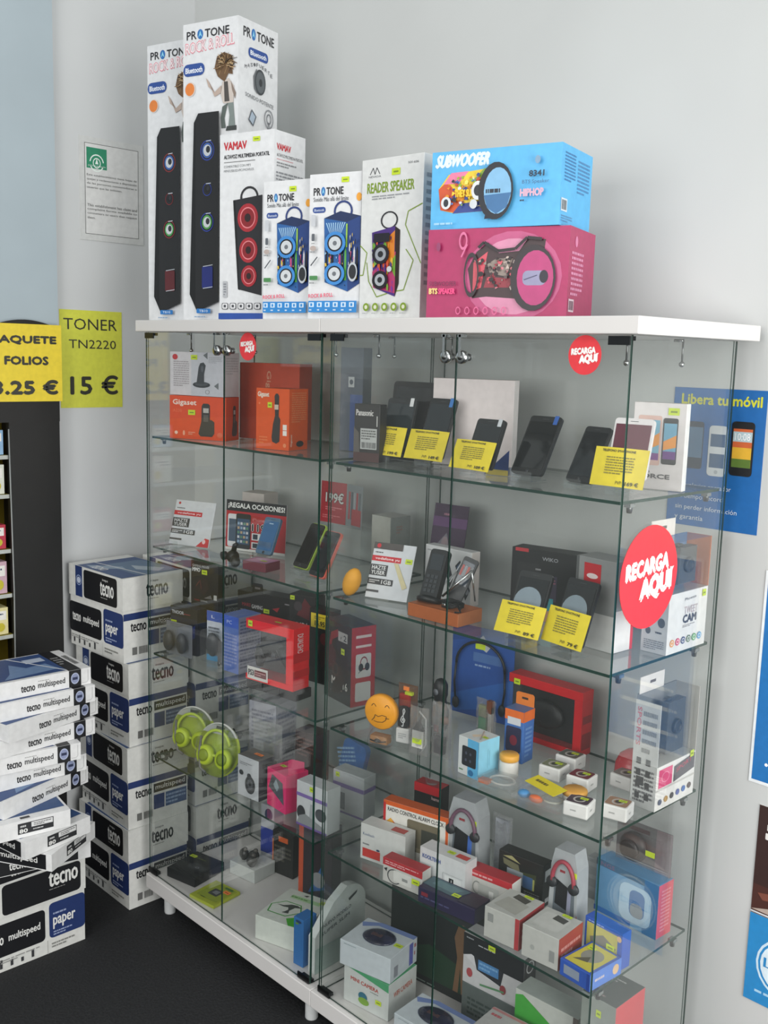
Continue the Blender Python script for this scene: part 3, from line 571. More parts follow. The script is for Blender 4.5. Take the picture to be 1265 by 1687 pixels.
def graff(Q, n, cols, seed, sz=.09):   # busy many-coloured print inside a quad
    rg = random.Random(seed); o = []
    B = lambda a, b: tuple((1 - a) * (1 - b) * Q[0][i] + a * (1 - b) * Q[1][i] + a * b * Q[2][i] + (1 - a) * b * Q[3][i] for i in (0, 1))
    for _ in range(n):
        r = rg.uniform(.3, 1) * sz; a, b = rg.uniform(r, 1 - r), rg.uniform(r, 1 - r); k = rg.choice((3, 4, 5, 8)); t = rg.uniform(0, 6)
        o.append(('p', [B(min(1, max(0, a + r * rg.uniform(.6, 1) * cos(t + 2 * pi * i / k))), min(1, max(0, b + 1.3 * r * rg.uniform(.6, 1) * sin(t + 2 * pi * i / k)))) for i in range(k)], rg.choice(cols)))
    return o
def boombox(u0, v0, u1, v1, body='#2b5f9e'):   # square party speaker printed in two faces, with handle
    w, h = u1 - u0, v1 - v0; Q = lambda L: [(u0 + a * w, v0 + b * h) for a, b in L]
    o = [('o', u0 + .52 * w, v0 + 1.0 * h, .26 * w, .13 * h, .80, '#2d3f78'), ('p', Q([(0, .92), (.62, .86), (.68, .0), (.04, .12)]), body), ('p', Q([(.62, .86), (1.0, .93), (1.0, .10), (.68, 0)]), '#24407c'), ('p', Q([(0, .92), (.45, 1.0), (1.0, .93), (.62, .86)]), '#1f3058')]
    for i in range(9): o.append(('p', Q([(.32, .55), (.05 + i * .065, .86), (.08 + i * .065, .86)]), '#9fc4e0'))
    for i, (a, cc) in enumerate(((.05, '#1b1c22'), (.14, '#d4b23a'), (.22, '#17181c'), (.42, '#c04a7a'), (.50, '#1b1c22'), (.58, '#57a04a'), (.72, '#16171b'), (.82, '#c9c9cf'), (.90, '#1b1c22'))): o.append(('p', Q([(a, .14), (a + .07, .14), (a + .06, .50), (a + .035, .56), (a + .01, .50)]), cc))
    o.append(('r', u0 + .62 * w, v0 + .55 * h, u0 + .66 * w, v0 + .84 * h, '#9cc84a'))
    o += graff([(u0 + .04 * w, v0 + .14 * h), (u0 + .66 * w, v0 + .04 * h), (u0 + .63 * w, v0 + .5 * h), (u0 + .02 * w, v0 + .55 * h)], 40, ['#1b1c22', '#16171b', '#d4b23a', '#c04a7a', '#57a04a', '#c9c9cf', '#2b5f9e', '#14151a', '#8fb8dc'], 3, .07) + graff([(u0 + .70 * w, v0 + .06 * h), (u0 + .98 * w, v0 + .14 * h), (u0 + .98 * w, v0 + .75 * h), (u0 + .68 * w, v0 + .70 * h)], 26, ['#1b1c22', '#d4b23a', '#16171b', '#c9c9cf', '#c04a7a', '#24407c'], 4, .10)
    for a, b, r in ((.36, .60, .29), (.36, .22, .28)): o += [('e', u0 + a * w, v0 + b * h, r * w, r * h * .50, '#3d86cc'), ('e', u0 + a * w, v0 + b * h, r * w * .72, r * h * .36, '#16171c'), ('e', u0 + a * w, v0 + b * h, r * w * .58, r * h * .29, '#c9ced2'), ('e', u0 + a * w, v0 + b * h, r * w * .2, r * h * .1, '#6d7278')]
    return o + [('e', u0 + .86 * w, v0 + .24 * h, .13 * w, .12 * h, '#b9bfc6'), ('e', u0 + .86 * w, v0 + .24 * h, .10 * w, .09 * h, '#25272c')]
pt_small = protone(.08, .855, .60, .050) + [('t', 'Sonido Más allá del límite', .08, .812, .68, .030, '#55585e'), ('rr', .07, .735, .32, .775, .006, '#2d4a8e'), ('t', 'Bluetooth', .10, .745, .19, .018, '#dfe6f2'), ('e', .96, .83, .05, .028, '#e8a13a')]
pt_small += boombox(.30, .19, 1.0, .74) + [('rr', .09, .64, .17, .72, .002, '#c4c7cc'), ('rr', .10, .54, .16, .59, .002, '#5c6168'), ('e', .13, .49, .06, .018, '#b5a6a0'), ('l', [(.09, .37), (.22, .43)], .003, '#4d5158'), ('rr', .07, .27, .23, .30, .002, '#4d8a52'), ('tl', .07, .24, .24, .26, 1, GR), ('tl', .07, .455, .24, .475, 1, GR), ('tl', .10, .515, .2, .53, 1, GR)]
pt_small += [('t', 'ROCK & ROLL', .06, .145, .48, .026, {'b': .0004, 'sl': .01}, '#e0627a'), ('r', .06, .045, 1, .125, '#2f86cc')] + [q for i in range(6) for q in (('r', .075 + i * .158, .082, .17 + i * .158, .115, '#cfe2f2'), ('r', .10 + i * .158, .088, .14 + i * .158, .108, '#2f86cc'), ('tl', .08 + i * .158, .052, .17 + i * .158, .072, 1, '#cfe2f2'))]
pts_side = {'R': [('tl', .1, .2, .9, .9, 16, '#a9adb2')]}
K('T4', 'speaker_box', 'left of the two small white PROTONE boxes with a blue speaker pictured', 'box', WB_, {'F': pt_small, **pts_side}, st=[('F', .56, .915, .020, .012)], group='boxed speakers on top of the cabinets')
K('T5', 'speaker_box', 'right of the two small white PROTONE boxes, next to the READER SPEAKER box', 'box', WB_, {'F': pt_small, **pts_side}, st=[('F', .62, .930, .020, .012)], group='boxed speakers on top of the cabinets')
OL = '#7f9a2c'
rd = [('l', [(.14, .905), (.19, .945), (.22, .905), (.25, .945), (.30, .905)], .002, '#4a4c50'), ('t', 'NEVADA', .12, .885, .20, .012, '#6c6e72'), ('t', 'READER SPEAKER', .10, .790, .76, .062, {'b': .0006}, OL), ('tl', .18, .745, .80, .775, 2, '#96989c'), ('t', 'NV-606', .76, .945, .16, .014, '#6c6e72')]
for L in ([(1, .70), (.78, .66), (.74, .58), (1, .34 + .0)], [(0, .47), (.12, .42), (.06, .28), (0, .28)], [(.12, .36), (.16, .24), (.30, .14), (.55, .17), (.74, .18)], [(.76, .43), (.88, .36), (.74, .18)]): rd.append(('l', L, .0022, OL))
rd += [('o', .48, .615, .14, .055, .84, '#2a2a2e'), ('p', [(.20, .545), (.58, .575), (.60, .14), (.24, .20)], '#4c2f7e'), ('p', [(.58, .575), (.66, .55), (.66, .22), (.60, .14)], '#2a1c18'), ('p', [(.22, .30), (.6, .42), (.6, .16), (.24, .20)], '#b43a6c'), ('p', [(.44, .5), (.58, .55), (.58, .30), (.48, .36)], '#d9832c'), ('p', [(.50, .34), (.6, .40), (.6, .26)], '#6fa03a'), *graff([(.22, .21), (.59, .16), (.57, .55), (.21, .53)], 60, ['#4c2f7e', '#d9832c', '#b43a6c', '#6fa03a', '#e0b83c', '#2f1f5c', '#c9502c', '#7a3a9a'], 8, .10), ('rr', .26, .48, .52, .535, .003, '#1d1a26'),
       ('e', .38, .405, .14, .062, '#1c1620'), ('e', .38, .405, .09, .042, '#9a9fa6'), ('e', .38, .405, .045, .02, '#24262a'), ('e', .38, .245, .13, .058, '#1c1620'), ('e', .38, .245, .085, .038, '#a9aeb4'), ('e', .38, .245, .04, .018, '#24262a'), ('e', .53, .31, .04, .018, '#c9cdd0')]
rd += [q for i in range(5) for q in (('e', .16 + i * .155, .075, .05, .026, OL), ('e', .16 + i * .155, .075, .025, .013, '#d9dcc4'), ('tl', .10 + i * .155, .03, .21 + i * .155, .042, 1, '#a9abae'))]
K('T6', 'speaker_box', 'white READER SPEAKER box with green lettering and hexagon lines', 'box', '#dddedd', {'F': rd, 'R': [('tl', .2, .2, .8, .9, 14, '#a9adb2')]}, st=[('F', .50, .885, .024, .014)], tab=TAB['T6'][:5] + [.05, TAB['T6'][6]], group='boxed speakers on top of the cabinets')
bl = [('t', 'SUBWOOFER', .03, .80, .42, .15, {'b': .0018, 'sh': .25}, '#d9e8f4'), ('p', [(.08, .25), (.06, .52), (.14, .70), (.52, .76), (.54, .22), (.20, .20)], '#e6c83a'), ('p', [(.08, .25), (.06, .52), (.13, .62), (.26, .34), (.22, .20)], '#c9542e'), ('p', [(.10, .58), (.16, .72), (.30, .73), (.22, .58)], '#e37fa2'), ('p', [(.34, .62), (.42, .75), (.5, .75), (.5, .5)], '#8fb23c'), ('p', [(.18, .20), (.24, .32), (.50, .36), (.54, .22)], '#35478c'),
      ('p', [(.20, .36), (.24, .52), (.36, .56), (.32, .38)], '#d98c1c'), *graff([(.11, .26), (.50, .26), (.50, .72), (.13, .66)], 90, ['#e6c83a', '#d98c1c', '#c9542e', '#35478c', '#e37fa2', '#8fb23c', '#d3d6da', '#2c2f36', '#5a86c8', '#f0dc6a', '#7a3c2a'], 11, .07), ('t', 'THEY SUN', .21, .40, .15, .09, {'b': .001}, '#e8c22c'), ('e', .39, .47, .05, .12, '#d3d6da'), ('e', .39, .47, .03, .07, '#2c2f36'), ('e', .14, .33, .04, .08, '#d3d6da'), ('e', .14, .33, .02, .05, '#2c2f36'), ('e', .36, .30, .03, .06, '#c9cdd2'),
      ('p', [(.45, .10), (.58, .13), (.60, .20), (.46, .20)], '#1c2030'), ('e', .53, .45, .135, .36, '#23262e'), ('e', .545, .45, .105, .29, '#7fb2d6'), ('p', [(.44, .40), (.65, .42), (.62, .24), (.54, .16), (.47, .24)], '#3f6f9e'), ('tl', .455, .40, .64, .50, 1, '#2c3340'),
      ('t', '8341', .78, .60, .11, .07, {'b': .0006}, '#1f2e44'), ('t', 'BTS Speaker', .73, .50, .20, .06, '#3a5a80'), ('t', 'HIPHOP', .72, .36, .17, .09, {'b': .0009}, '#d3a8bc'), ('tl', .72, .29, .78, .33, 1, '#1f2e44'), ('e', .84, .80, .02, .05, '#7a9cb8'), ('tl', .05, .04, .30, .09, 1, '#9cc8e6')]
sl = [('tl', .10, .55, .45, .92, 9, '#3d78ac'), ('tl', .52, .45, .92, .88, 9, '#4d86b8'), ('r', .03, .18, .22, .34, '#c9d6e0'), ('bar', .05, .2, .2, .32, '#444'), ('tl', .05, .05, .4, .14, 3, '#5c90ba')]
K('T7', 'subwoofer_box', 'sky-blue SUBWOOFER box lying on top of the magenta one', 'box', '#5ab0e2', {'F': bl, 'R': sl}, group='boxed subwoofers on top of the right cabinet')
pk = [('e', .62, .46, .34, .50, '#b8527e'), ('e', .62, .46, .28, .42, '#cc86a4'), ('p', [(.34, .22), (.30, .55), (.36, .74), (.44, .84), (.52, .72), (.66, .74), (.72, .88), (.84, .86), (.80, .2), (.44, .24)], '#3c2a2e'), ('p', [(.34, .3), (.34, .62), (.44, .74), (.40, .34)], '#c94f5e'), ('p', [(.44, .60), (.50, .66), (.62, .66), (.58, .46), (.46, .5)], '#8d8078'), ('p', [(.42, .34), (.60, .34), (.62, .44), (.44, .46)], '#8a2f3c'), *graff([(.34, .32), (.66, .30), (.66, .70), (.35, .66)], 70, ['#3c2a2e', '#c94f5e', '#8d8078', '#2a2024', '#8a2f3c', '#b9a8a0', '#1f181c', '#d8808c', '#5c4c4c'], 12, .08), ('l', [(.38, .78), (.42, .84), (.52, .74), (.64, .76), (.72, .88), (.82, .86)], .006, '#221a20'),
      ('o', .335, .48, .055, .25, .8, '#2a2228'), ('e', .77, .44, .155, .36, '#2a2228'), ('e', .785, .44, .125, .30, '#b03a72'), ('rr', .70, .36, .86, .52, .01, '#8c8aa8'), ('e', .845, .455, .03, .07, '#262230'), ('l', [(.71, .42), (.80, .47)], .002, '#4c4a68'),
      ('t', 'SUBWOOFER', .03, .36, .20, .05, '#5c1c40'), ('t', 'BTS', .03, .27, .06, .06, {'b': .0008}, '#e2c67c'), ('t', 'SPEAKER', .10, .27, .12, .06, {'b': .0008}, '#e0427c'), ('o', .27, .86, .03, .10, .7, '#cf6a94'), ('l', [(.30, .82), (.26, .68)], .003, '#cf6a94'), ('e', .09, .80, .015, .05, '#8a3460')] + [('o', .25 + i * .066, .08, .018, .045, .7, '#d4608e') for i in range(6)]
K('T8', 'subwoofer_box', 'magenta subwoofer box lying under the sky-blue one', 'box', '#a5285c', {'F': pk, 'R': [('tl', .10, .25, .55, .75, 9, '#d58aac'), ('e', .25, .85, .05, .06, '#cf7aa0'), ('r', .05, .08, .25, .22, '#d9c2cc'), ('bar', .07, .1, .23, .2, '#5c2440')]}, faces={'R': '#a93a62'}, group='boxed subwoofers on top of the right cabinet')
# ------------------------------------------------------------------ generic builders for the shelf goods
def slab(m, w, h, t, r, c, x0=0, z0=0, y0=0, T=None, side=None):
    pts = []
    for cx_, cz_, a0 in ((x0 + w / 2 - r, z0 + h - r, 0), (x0 - w / 2 + r, z0 + h - r, 90), (x0 - w / 2 + r, z0 + r, 180), (x0 + w / 2 - r, z0 + r, 270)):
        pts += [(cx_ + r * cos(R_(a0 + k)), cz_ + r * sin(R_(a0 + k))) for k in (0, 22, 45, 68, 90)]
    m.prism(pts[::-1] if False else pts, y0, y0 + t, c, T, side); return m
def tilted(name, key, label, cat, group=None, dx=0, tab=None):
    x, y, z, yaw, tilt, w, h = tab or TAB[key]
    e = empty(name, (x, y, z), yaw, label, cat, group); e.rotation_euler = (R_(-tilt), 0, R_(yaw)); return e, w, h
def phone(key, label, body='#17181b', screen='#0e1013', tab=None, extra=(), tag_c=None, group='phones on display stands', case=None):
    e, w, h = tilted('mobile_phone', key, label, 'phone', group, tab=tab)
    m = MB(); slab(m, w, h, .008, .007, body); m.build('phone_body', e)
    if case: m = MB(); slab(m, w + .004, h + .004, .007, .008, case, x0=.0015, z0=-.002, y0=.003); m.build('case', e)
    m = MB(); sm = mat(screen, .08, 0, .1, 8); m.box(-w / 2 + .004, -.0008, h * .10, w / 2 - .004, 0, h * .90, sm); m.faceart('F', w - .008, .001, h * .8, list(extra), y0=-.0008, z0=h * .10) if extra else None
    m.build('screen', e)
    m = MB(); m.box(-.008, -.0007, h * .945, .008, 0, h * .953, '#3a3c40'); m.build('earpiece', e)
    m = MB(); m.lathe([(.004, 0), (.004, .0008)], '#33363a', 14, Matrix.Translation((0, 0, h * .05)) @ Matrix.Rotation(R_(90), 4, 'X')); m.build('home_button', e)
    if tag_c:
        m = MB(); m.box(w / 2 - .018, -.0016, h * .86, w / 2 - .008, -.0008, h * 1.01, tag_c); m.build('peel_tab', e)
    return e
def stand(key, label, w=.05, tab=None):
    x, y, z, yaw, tilt = (tab or TAB[key])[:5]; zz = {1: Z1, 2: Z2}[1 if z > 1.4 else 2]
    e = empty('acrylic_stand', (x, y, zz), yaw, label, 'stand', 'clear stands under the phones'); lift = z - zz; t = tan_ = math.tan(R_(tilt))
    m = MB(); hh = .075; b = .014
    m.box(-w / 2, -.014, .0005, w / 2, .040, .0025, ACRY)                                   # foot
    T = Matrix.Translation((0, b, 0)) @ Matrix.Rotation(R_(-tilt), 4, 'X'); m.box(-w / 2, 0, .003, w / 2, .0022, lift + hh, ACRY, None, T)
    m.box(-w / 2, -.013, lift - .005, w / 2, b, lift - .003, ACRY); m.box(-w / 2, -.0155, .003, w / 2, -.0135, lift + .006, ACRY)
    m.build('clear_stand', e); return e
CARDY = '#e6d02e'
def pricecard(key, label, head, price):
    e, w, h = tilted('price_card', key, label, 'price card', 'yellow price cards on the phones')
    m = MB(); n = 6; vs = []; fs = []
    for i in range(n + 1):
        x = -w / 2 + w * i / n; yb = -.016 - .003 * sin(pi * i / n)
        vs += [(x, yb, 0), (x, yb - .001, h)]
        if i: fs.append((2 * i - 2, 2 * i, 2 * i + 1, 2 * i - 1))
    vs2 = [(a, b + .0006, c) for a, b, c in vs]; m.add(vs, fs, CARDY); m.add(vs2, [f[::-1] for f in fs], CARDY)
    m.faceart('F', w, .01, h, [('t', head, .15, .885, .62, .06, {'b': .0002}, '#4a4420'), ('tl', .25, .30, .78, .78, 7, '#8e8430'), ('t', 'PVP:', .50, .06, .12, .09, '#5c5424'), ('t', price, .68, .05, .24, .10, {'b': .0004}, '#4a4420')], y0=-.0195)
    m.build('printed_card', e); return e
# ------------------------------------------------------------------ top shelf, left cabinet
GO = '#dd4a1e'
def handset(u, v, w, h, c='#33302f'):
    Q = lambda L: [(u + a * w, v + b * h) for a, b in L]
    return [('p', Q([(.0, .08), (.12, 0), (.85, 0), (1, .1), (1, .45), (.8, .52), (.72, .5), (.72, .95), (.62, 1), (.30, 1), (.2, .92), (.18, .45)]), c), ('p', Q([(.30, .72), (.64, .72), (.64, .86), (.30, .86)]), '#b9b4ae'), ('p', Q([(.32, .45), (.62, .45), (.62, .66), (.32, .66)]), '#5a5450')]
K('S1a', 'phone_box', 'low orange Gigaset phone box under the white phone box', 'box', GO, {'F': [('t', 'Gigaset', .06, .76, .42, .15, {'b': .0006}, '#efd9cc'), ('t', 'A220', .06, .62, .16, .07, '#e8754c')] + handset(.52, .08, .28, .76) + [('e', .12, .14, .03, .04, '#f0c8b4'), ('e', .26, .14, .02, .06, '#e8a184'), ('tl', .34, .1, .46, .18, 2, '#e8a184'), ('e', .90, .13, .05, .06, '#e06a46')], 'R': handset(.45, .1, .4, .7)}, st=[('F', .34, .56, .023, .014)], group='boxed cordless phones on the top shelf')
K('S1b', 'phone_box', 'white cordless phone box stacked on the low orange box', 'box', '#d3cfd3', {'F': [('r', .40, 0, 1, 1, '#c3c4cc'), ('e', .10, .88, .05, .065, '#c2343c'), ('tl', .07, .2, .36, .80, 12, '#a9a2a6'), ('tl', .72, .75, .96, .9, 4, '#a5a6ae'), ('p', [(.62, .93), (.70, .84), (.70, 1.0)], '#6c7074'), ('p', [(.82, .24), (.90, .32), (.90, .16)], '#6c7074'),
  ('e', .59, .26, .16, .07, '#35383e'), ('e', .59, .28, .12, .05, '#4c5056'), ('p', [(.50, .28), (.54, .66), (.57, .75), (.63, .77), (.67, .70), (.64, .50), (.64, .28)], '#3b3e44'), ('e', .605, .62, .025, .07, '#565a62'), ('o', .70, .10, .04, .05, .8, '#8a8c90')], 'R': [('tl', .1, .5, .9, .9, 7, '#b9b6ba')]}, st=[('F', .40, .82, .022, .013)], group='boxed cordless phones on the top shelf')
K('S1d', 'phone_box', 'tall orange-red Gigaset box at the back, behind the other orange box', 'box', '#c9441f', {'F': [('t', 'Gigaset', .44, .40, .09, .50, {'rot': -90, 'b': .0005}, '#dd9a7c'), ('r', 0, 0, .02, 1, '#9c3418'), ('tl', .62, .5, .68, .62, 2, '#8c2f1a')]}, group='boxed cordless phones on the top shelf')
K('S1e', 'phone_box', 'upright orange Gigaset phone box nearest the glass, beside the middle door edge', 'box', '#dc5418', {'F': [('t', 'Gigaset', .05, .84, .34, .10, {'b': .0006}, '#ecdccb'), ('tl', .08, .72, .16, .78, 1, '#ee8a5c')] + [('p', [(.56, .88), (.60, .92), (.66, .92), (.70, .88), (.69, .55), (.74, .5), (.72, .14), (.62, .10), (.50, .13), (.48, .2), (.52, .42), (.58, .56)], '#35302e'), ('r', .56, .66, .68, .74, '#cbb9a8'), ('r', .82, .24, .94, .32, '#e9e2da'), ('r', .82, .33, .94, .42, '#e9e2da'), ('e', .88, .08, .05, .035, '#e88a5c'), ('tl', .10, .08, .36, .22, 3, '#e87c48')], 'R': [('t', 'Gigaset', .08, .06, .10, .20, {'rot': 90, 'b': .0003}, '#f4d4c0'), ('tl', .12, .45, .9, .95, 14, '#f08a54'), ('e', .58, .10, .2, .05, '#33302f')]},
  faces={'R': '#ec5e1e'}, st=[('F', .36, .68, .014, .014)], tab=[.515, .062, Z1, 14, .108, .080, .158], group='boxed cordless phones on the top shelf')
# top shelf, right cabinet
K('U1a', 'shaver_box', 'tall dark blue box with a small white shield, behind the Panasonic box', 'box', '#4d5566', {'F': [('r', .45, 0, 1, .55, '#2c4a8e'), ('p', [(.36, .62), (.62, .62), (.62, .72), (.36, .72)], '#c9ccd0'), ('e', .49, .67, .08, .025, '#4d5566')]}, seam=False)
K('U1b', 'phone_box', 'black Panasonic phone box with a grey barcode label', 'box', '#2d2b2a', {'F': [('t', 'Panasonic', .08, .80, .66, .10, {'b': .0005}, '#c9c7c4'), ('r', .26, .22, .90, .58, '#aeb0ae'), ('bar', .30, .24, .86, .34, '#444'), ('tl', .30, .38, .86, .56, 4, '#5c5c5a'), ('r', 0, 0, 1, .16, '#4a3230'), ('p', [(0, .16), (.24, .16), (.2, .5), (0, .6)], '#57524e'), ('r', .88, .62, .92, .8, '#b4b4b0')]}, faces={'R': '#1f1e1e'}, tab=[.866, .070, Z1, 14, .072, .030, .136])
e, w, h = tilted('tablet', '', 'black tablet standing behind the first two phones', 'tablet', tab=[.903, .176, Z1 + .001, 4, 7, .146, .190]); m = MB(); slab(m, w, h, .009, .010, '#1c1a1a'); m.build('tablet_body', e)
m = MB(); m.box(-w / 2 + .012, -.0008, .014, w / 2 - .012, 0, h - .014, mat('#221f20', .1)); m.build('screen', e)
wd = {'U1d': ('large smartphone with teal screen, leftmost on the top shelf', '#20282c', '#d9dbdc', '199 €'), 'U1e': ('smartphone with blue peel tab, in front of the tablet edge', '#1b1e22', '#3d7cc4', '149 €'), 'U1g': ('small black smartphone in front of the large white box', '#17181a', '#c9cdd2', '109 €')}
for k, (lb, sc, tc_, pr_) in wd.items():
    phone(k + 'p', lb, '#1a1b1d', sc, extra=[('t', 'VODAFONE', .30, .42, .40, .035, '#7c8286')] if k != 'U1d' else [('r', 0, 0, 1, .35, '#2c3e42')], tag_c=tc_)
    stand(k + 'c', 'clear acrylic stand under the ' + lb.split(',')[0] if k != 'U1g' else 'clear acrylic stand under the small black smartphone', tab=TAB[k + 'c'][:4] + [TAB[k + 'c'][4]])
    pricecard(k + 'c', {'U1d': 'leftmost yellow price card on the top shelf, below the teal-screen phone', 'U1e': 'yellow price card below the blue-tab phone, second on the top shelf', 'U1g': 'yellow price card below the small phone, third on the top shelf'}[k], 'TELEFONO SMARTPHONE', pr_)
K('U1f', 'white_box', 'large plain white box standing behind the third phone', 'box', '#d6cccb', {'F': [('tl', .06, .44, .16, .47, 1, '#9a9292')]}, faces={'R': '#e6e0de'}, seam=False, tab=[1.060, .222, Z1, 22, .198, .037, .202])
e = empty('leaflet', (1.205, .135, Z1), 10, 'folded blue and yellow leaflet between the small phone and the dark phone', 'leaflet')
m = MB(); m.prism([(-.025, 0), (.035, 0), (.035, .055)], 0, .0015, '#2c4a90'); m.box(-.02, -.001, 0, .035, .0, .012, '#d8c25a'); m.prism([(-.03, 0), (.06, 0), (.04, .02)], .012, .0135, '#c9ced4'); m.build('printed_leaflet', e)
phone('U1h', 'large black smartphone tilted back in a clear stand, blue tab at its corner', '#141517', '#0d0f11', tag_c='#2f5fb0', tab=TAB['U1h'][:6] + [.135]); stand('U1h', 'clear acrylic stand holding the large tilted black smartphone')
phone('U1i', 'black smartphone tilted back, left of the corner price card', '#17181b', '#121418'); stand('U1i', 'clear acrylic stand holding the black smartphone left of the corner card', w=.045)
phone('U1jp', 'white smartphone with maroon screen behind the corner price card', '#d9d5d6', '#5c2434', extra=[('t', 'FORCE', .30, .40, .6, .08, {'b': .0003}, '#c9a8b0'), ('tl', .3, .25, .8, .32, 2, '#b48a94')]); stand('U1jc', 'clear acrylic stand under the white smartphone', w=.045)
pricecard('U1jc', 'yellow price card at the right front corner of the top shelf', 'TELEFONO SMARTPHONE', '169 €')
K('U1k', 'phone_box', 'white smartphone box with two phones pictured, at the right end of the top shelf', 'box', '#dcd6d5', {'F': [('rr', .10, .28, .55, .85, .004, '#d8b3a8'), ('r', .13, .34, .52, .80, '#7db4cc'), ('p', [(.13, .50), (.52, .66), (.52, .52), (.13, .40)], '#e8973a'), ('r', .13, .34, .52, .42, '#7a3a8a'), ('rr', .58, .30, .86, .83, .004, '#2c2c2e'), ('r', .60, .36, .84, .77, '#6fa8c4'), ('p', [(.60, .56), (.84, .64), (.84, .50), (.60, .46)], '#e8973a'), ('r', .60, .36, .84, .45, '#6c3a86'), ('t', 'FORCE', .14, .13, .62, .05, {'b': .0004}, '#4a4648'), ('t', 'MIIO', .12, .19, .26, .03, '#4a4648')]}, faces={'R': '#eeeceb'}, st=[('F', .66, .86, .022, .014)], seam=False)
# ------------------------------------------------------------------ second shelf, left cabinet
RD = '#c42530'
voda = [('r', 0, 0, 1, 1, '#cfd2d6'), ('e', .10, .93, .03, .03, '#b82a34'), ('tl', .05, .80, .38, .84, 1, '#4a4a4c'), ('r', .0, .66, .70, .76, RD), ('t', 'vodafone yu', .08, .68, .58, .055, {'b': .0003}, '#eed9da'), ('r', .0, .40, .42, .60, '#3a3a3c'), ('t', 'HAZTE', .04, .51, .33, .07, {'b': .0002}, '#e4e4e4'), ('t', 'YUSER', .04, .42, .33, .07, {'b': .0002}, '#e4e4e4'), ('r', .0, .24, .60, .35, '#3a3a3c'), ('tl', .03, .26, .28, .33, 2, '#c9c9c9'), ('t', '1GB', .33, .26, .23, .07, {'b': .0002}, '#e4e4e4'), ('r', 0, .10, .30, .14, '#4a4a4c')]
def leaflet(key, label, ops, t=.0015, cat='leaflet', base='#dcdde0', name='leaflet', gloss=.18, tab=None, support=True):
    e, w, h = tilted(name, key, label, cat, tab=tab)
    m = MB(); m.box(-w / 2, 0, 0, w / 2, t, h, mat(base, gloss)); m.faceart('F', w, t, h, ops); m.build('printed_sheet', e)
    if support:
        m = MB(); T = Matrix.Rotation(R_(TAB[key][4] + 12 if not tab else tab[4] + 12), 4, 'X'); m.box(-.015, t, .0, .015, t + .001, h * .8, ACRY, None, Matrix.Translation((0, t, h * .0)) @ Matrix.Rotation(0, 4, 'X')); m.build('back_strut', e)
    return e
leaflet('V1a', 'glossy HAZTE YUSER leaflet tilted back at the far left of the second shelf', voda + [('p', [(.68, 0), (.98, 0), (.98, .18), (.88, .20)], '#c8343c'), ('e', .86, .12, .04, .05, '#e8c8ca')], tab=[.084, .088, Z2 + .002, 20, 17, .145, .134])
m = MB(); m.box(-.022, 0, .0005, .022, .04, .003, ACRY); m.box(-.022, -.002, .0005, .022, 0, .022, ACRY); tag(m.build('acrylic_stand', None, (.075, .035, Z2), (0, 0, R_(20))), 'clear acrylic stand in front of the glossy leaflet at the far left', 'stand')
leaflet('V1b', 'red and black REGALA OCASIONES sign with phones pictured', [('r', 0, 0, 1, 1, '#b02028'), ('r', 0, .78, 1, 1, '#1a1a1c'), ('t', '¡REGALA OCASIONES!', .03, .825, .94, .12, {'b': .0006}, '#e6e6e2'), ('r', 0, 0, 1, .05, '#dddcd8'), ('rr', .03, .06, .22, .72, .006, '#d9dadc'), ('r', .05, .17, .20, .62, '#46586c'), ('rr', .17, .04, .42, .74, .006, '#232427'), ('r', .19, .13, .40, .64, '#34506e')]
  + [('r', .20 + i * .05, .16 + j * .09, .235 + i * .05, .21 + j * .09, ('#8fa8c0', '#c9ccd0', '#5c8a6c', '#b8a080')[(i + j) % 4]) for i in range(4) for j in range(5)] + [('t', 'iPhone', .45, .62, .2, .06, '#e0888c'), ('t', '119', .45, .42, .22, .14, {'b': .0022}, '#eee'), ('t', '119', .45, .42, .22, .14, {'b': .0008}, '#151515'), ('r', .45, .24, .60, .38, '#dcdcdc'), ('r', .47, .26, .55, .36, '#2a3340'), ('r', .45, .07, .60, .2, '#dcdcdc'), ('r', .47, .09, .55, .18, '#2a3340')], cat='sign', name='offer_sign', gloss=.4)
e = empty('web_camera', (.365, .035, Z2), -15, 'small black web camera with a ball joint, lying before the offer sign', 'camera')
m = MB(); m.ball(0, .01, .020, .020, .018, .018, '#161618'); m.build('camera_body', e)
m = MB(); m.lathe([(.011, -.004), (.012, 0), (.012, .010), (.009, .012)], '#232326', 16, Matrix.Translation((-.015, -.006, .022)) @ Matrix.Rotation(R_(100), 4, 'X')); m.build('lens_ring', e)
m = MB(); m.tube([(.01, .01, .02), (.03, .0, .022), (.042, -.002, .014)], [.006, .007, .004], '#1b1b1d', 8); m.ball(.045, 0, .015, .014, .014, .015, '#151517', 12); m.tube([(.0, .012, .034), (.005, .014, .052), (.016, .014, .056)], [.008, .007, .006], '#1b1b1d'); m.build('clip_arm', e)
K('V1d', 'phone_stand_box', 'pink and maroon small box in front of the blue phone', 'box', '#6a2c38', {'T': [('r', 0, 0, 1, 1, '#b07a98'), ('rr', .08, .10, .92, .90, .006, '#c48aa6'), ('tl', .2, .55, .6, .8, 2, '#e0c8d4')]}, st=[('T', .55, .30, .020, .010)], tab=[.478, .034, Z2, 12, .080, .060, .024], seam=False)
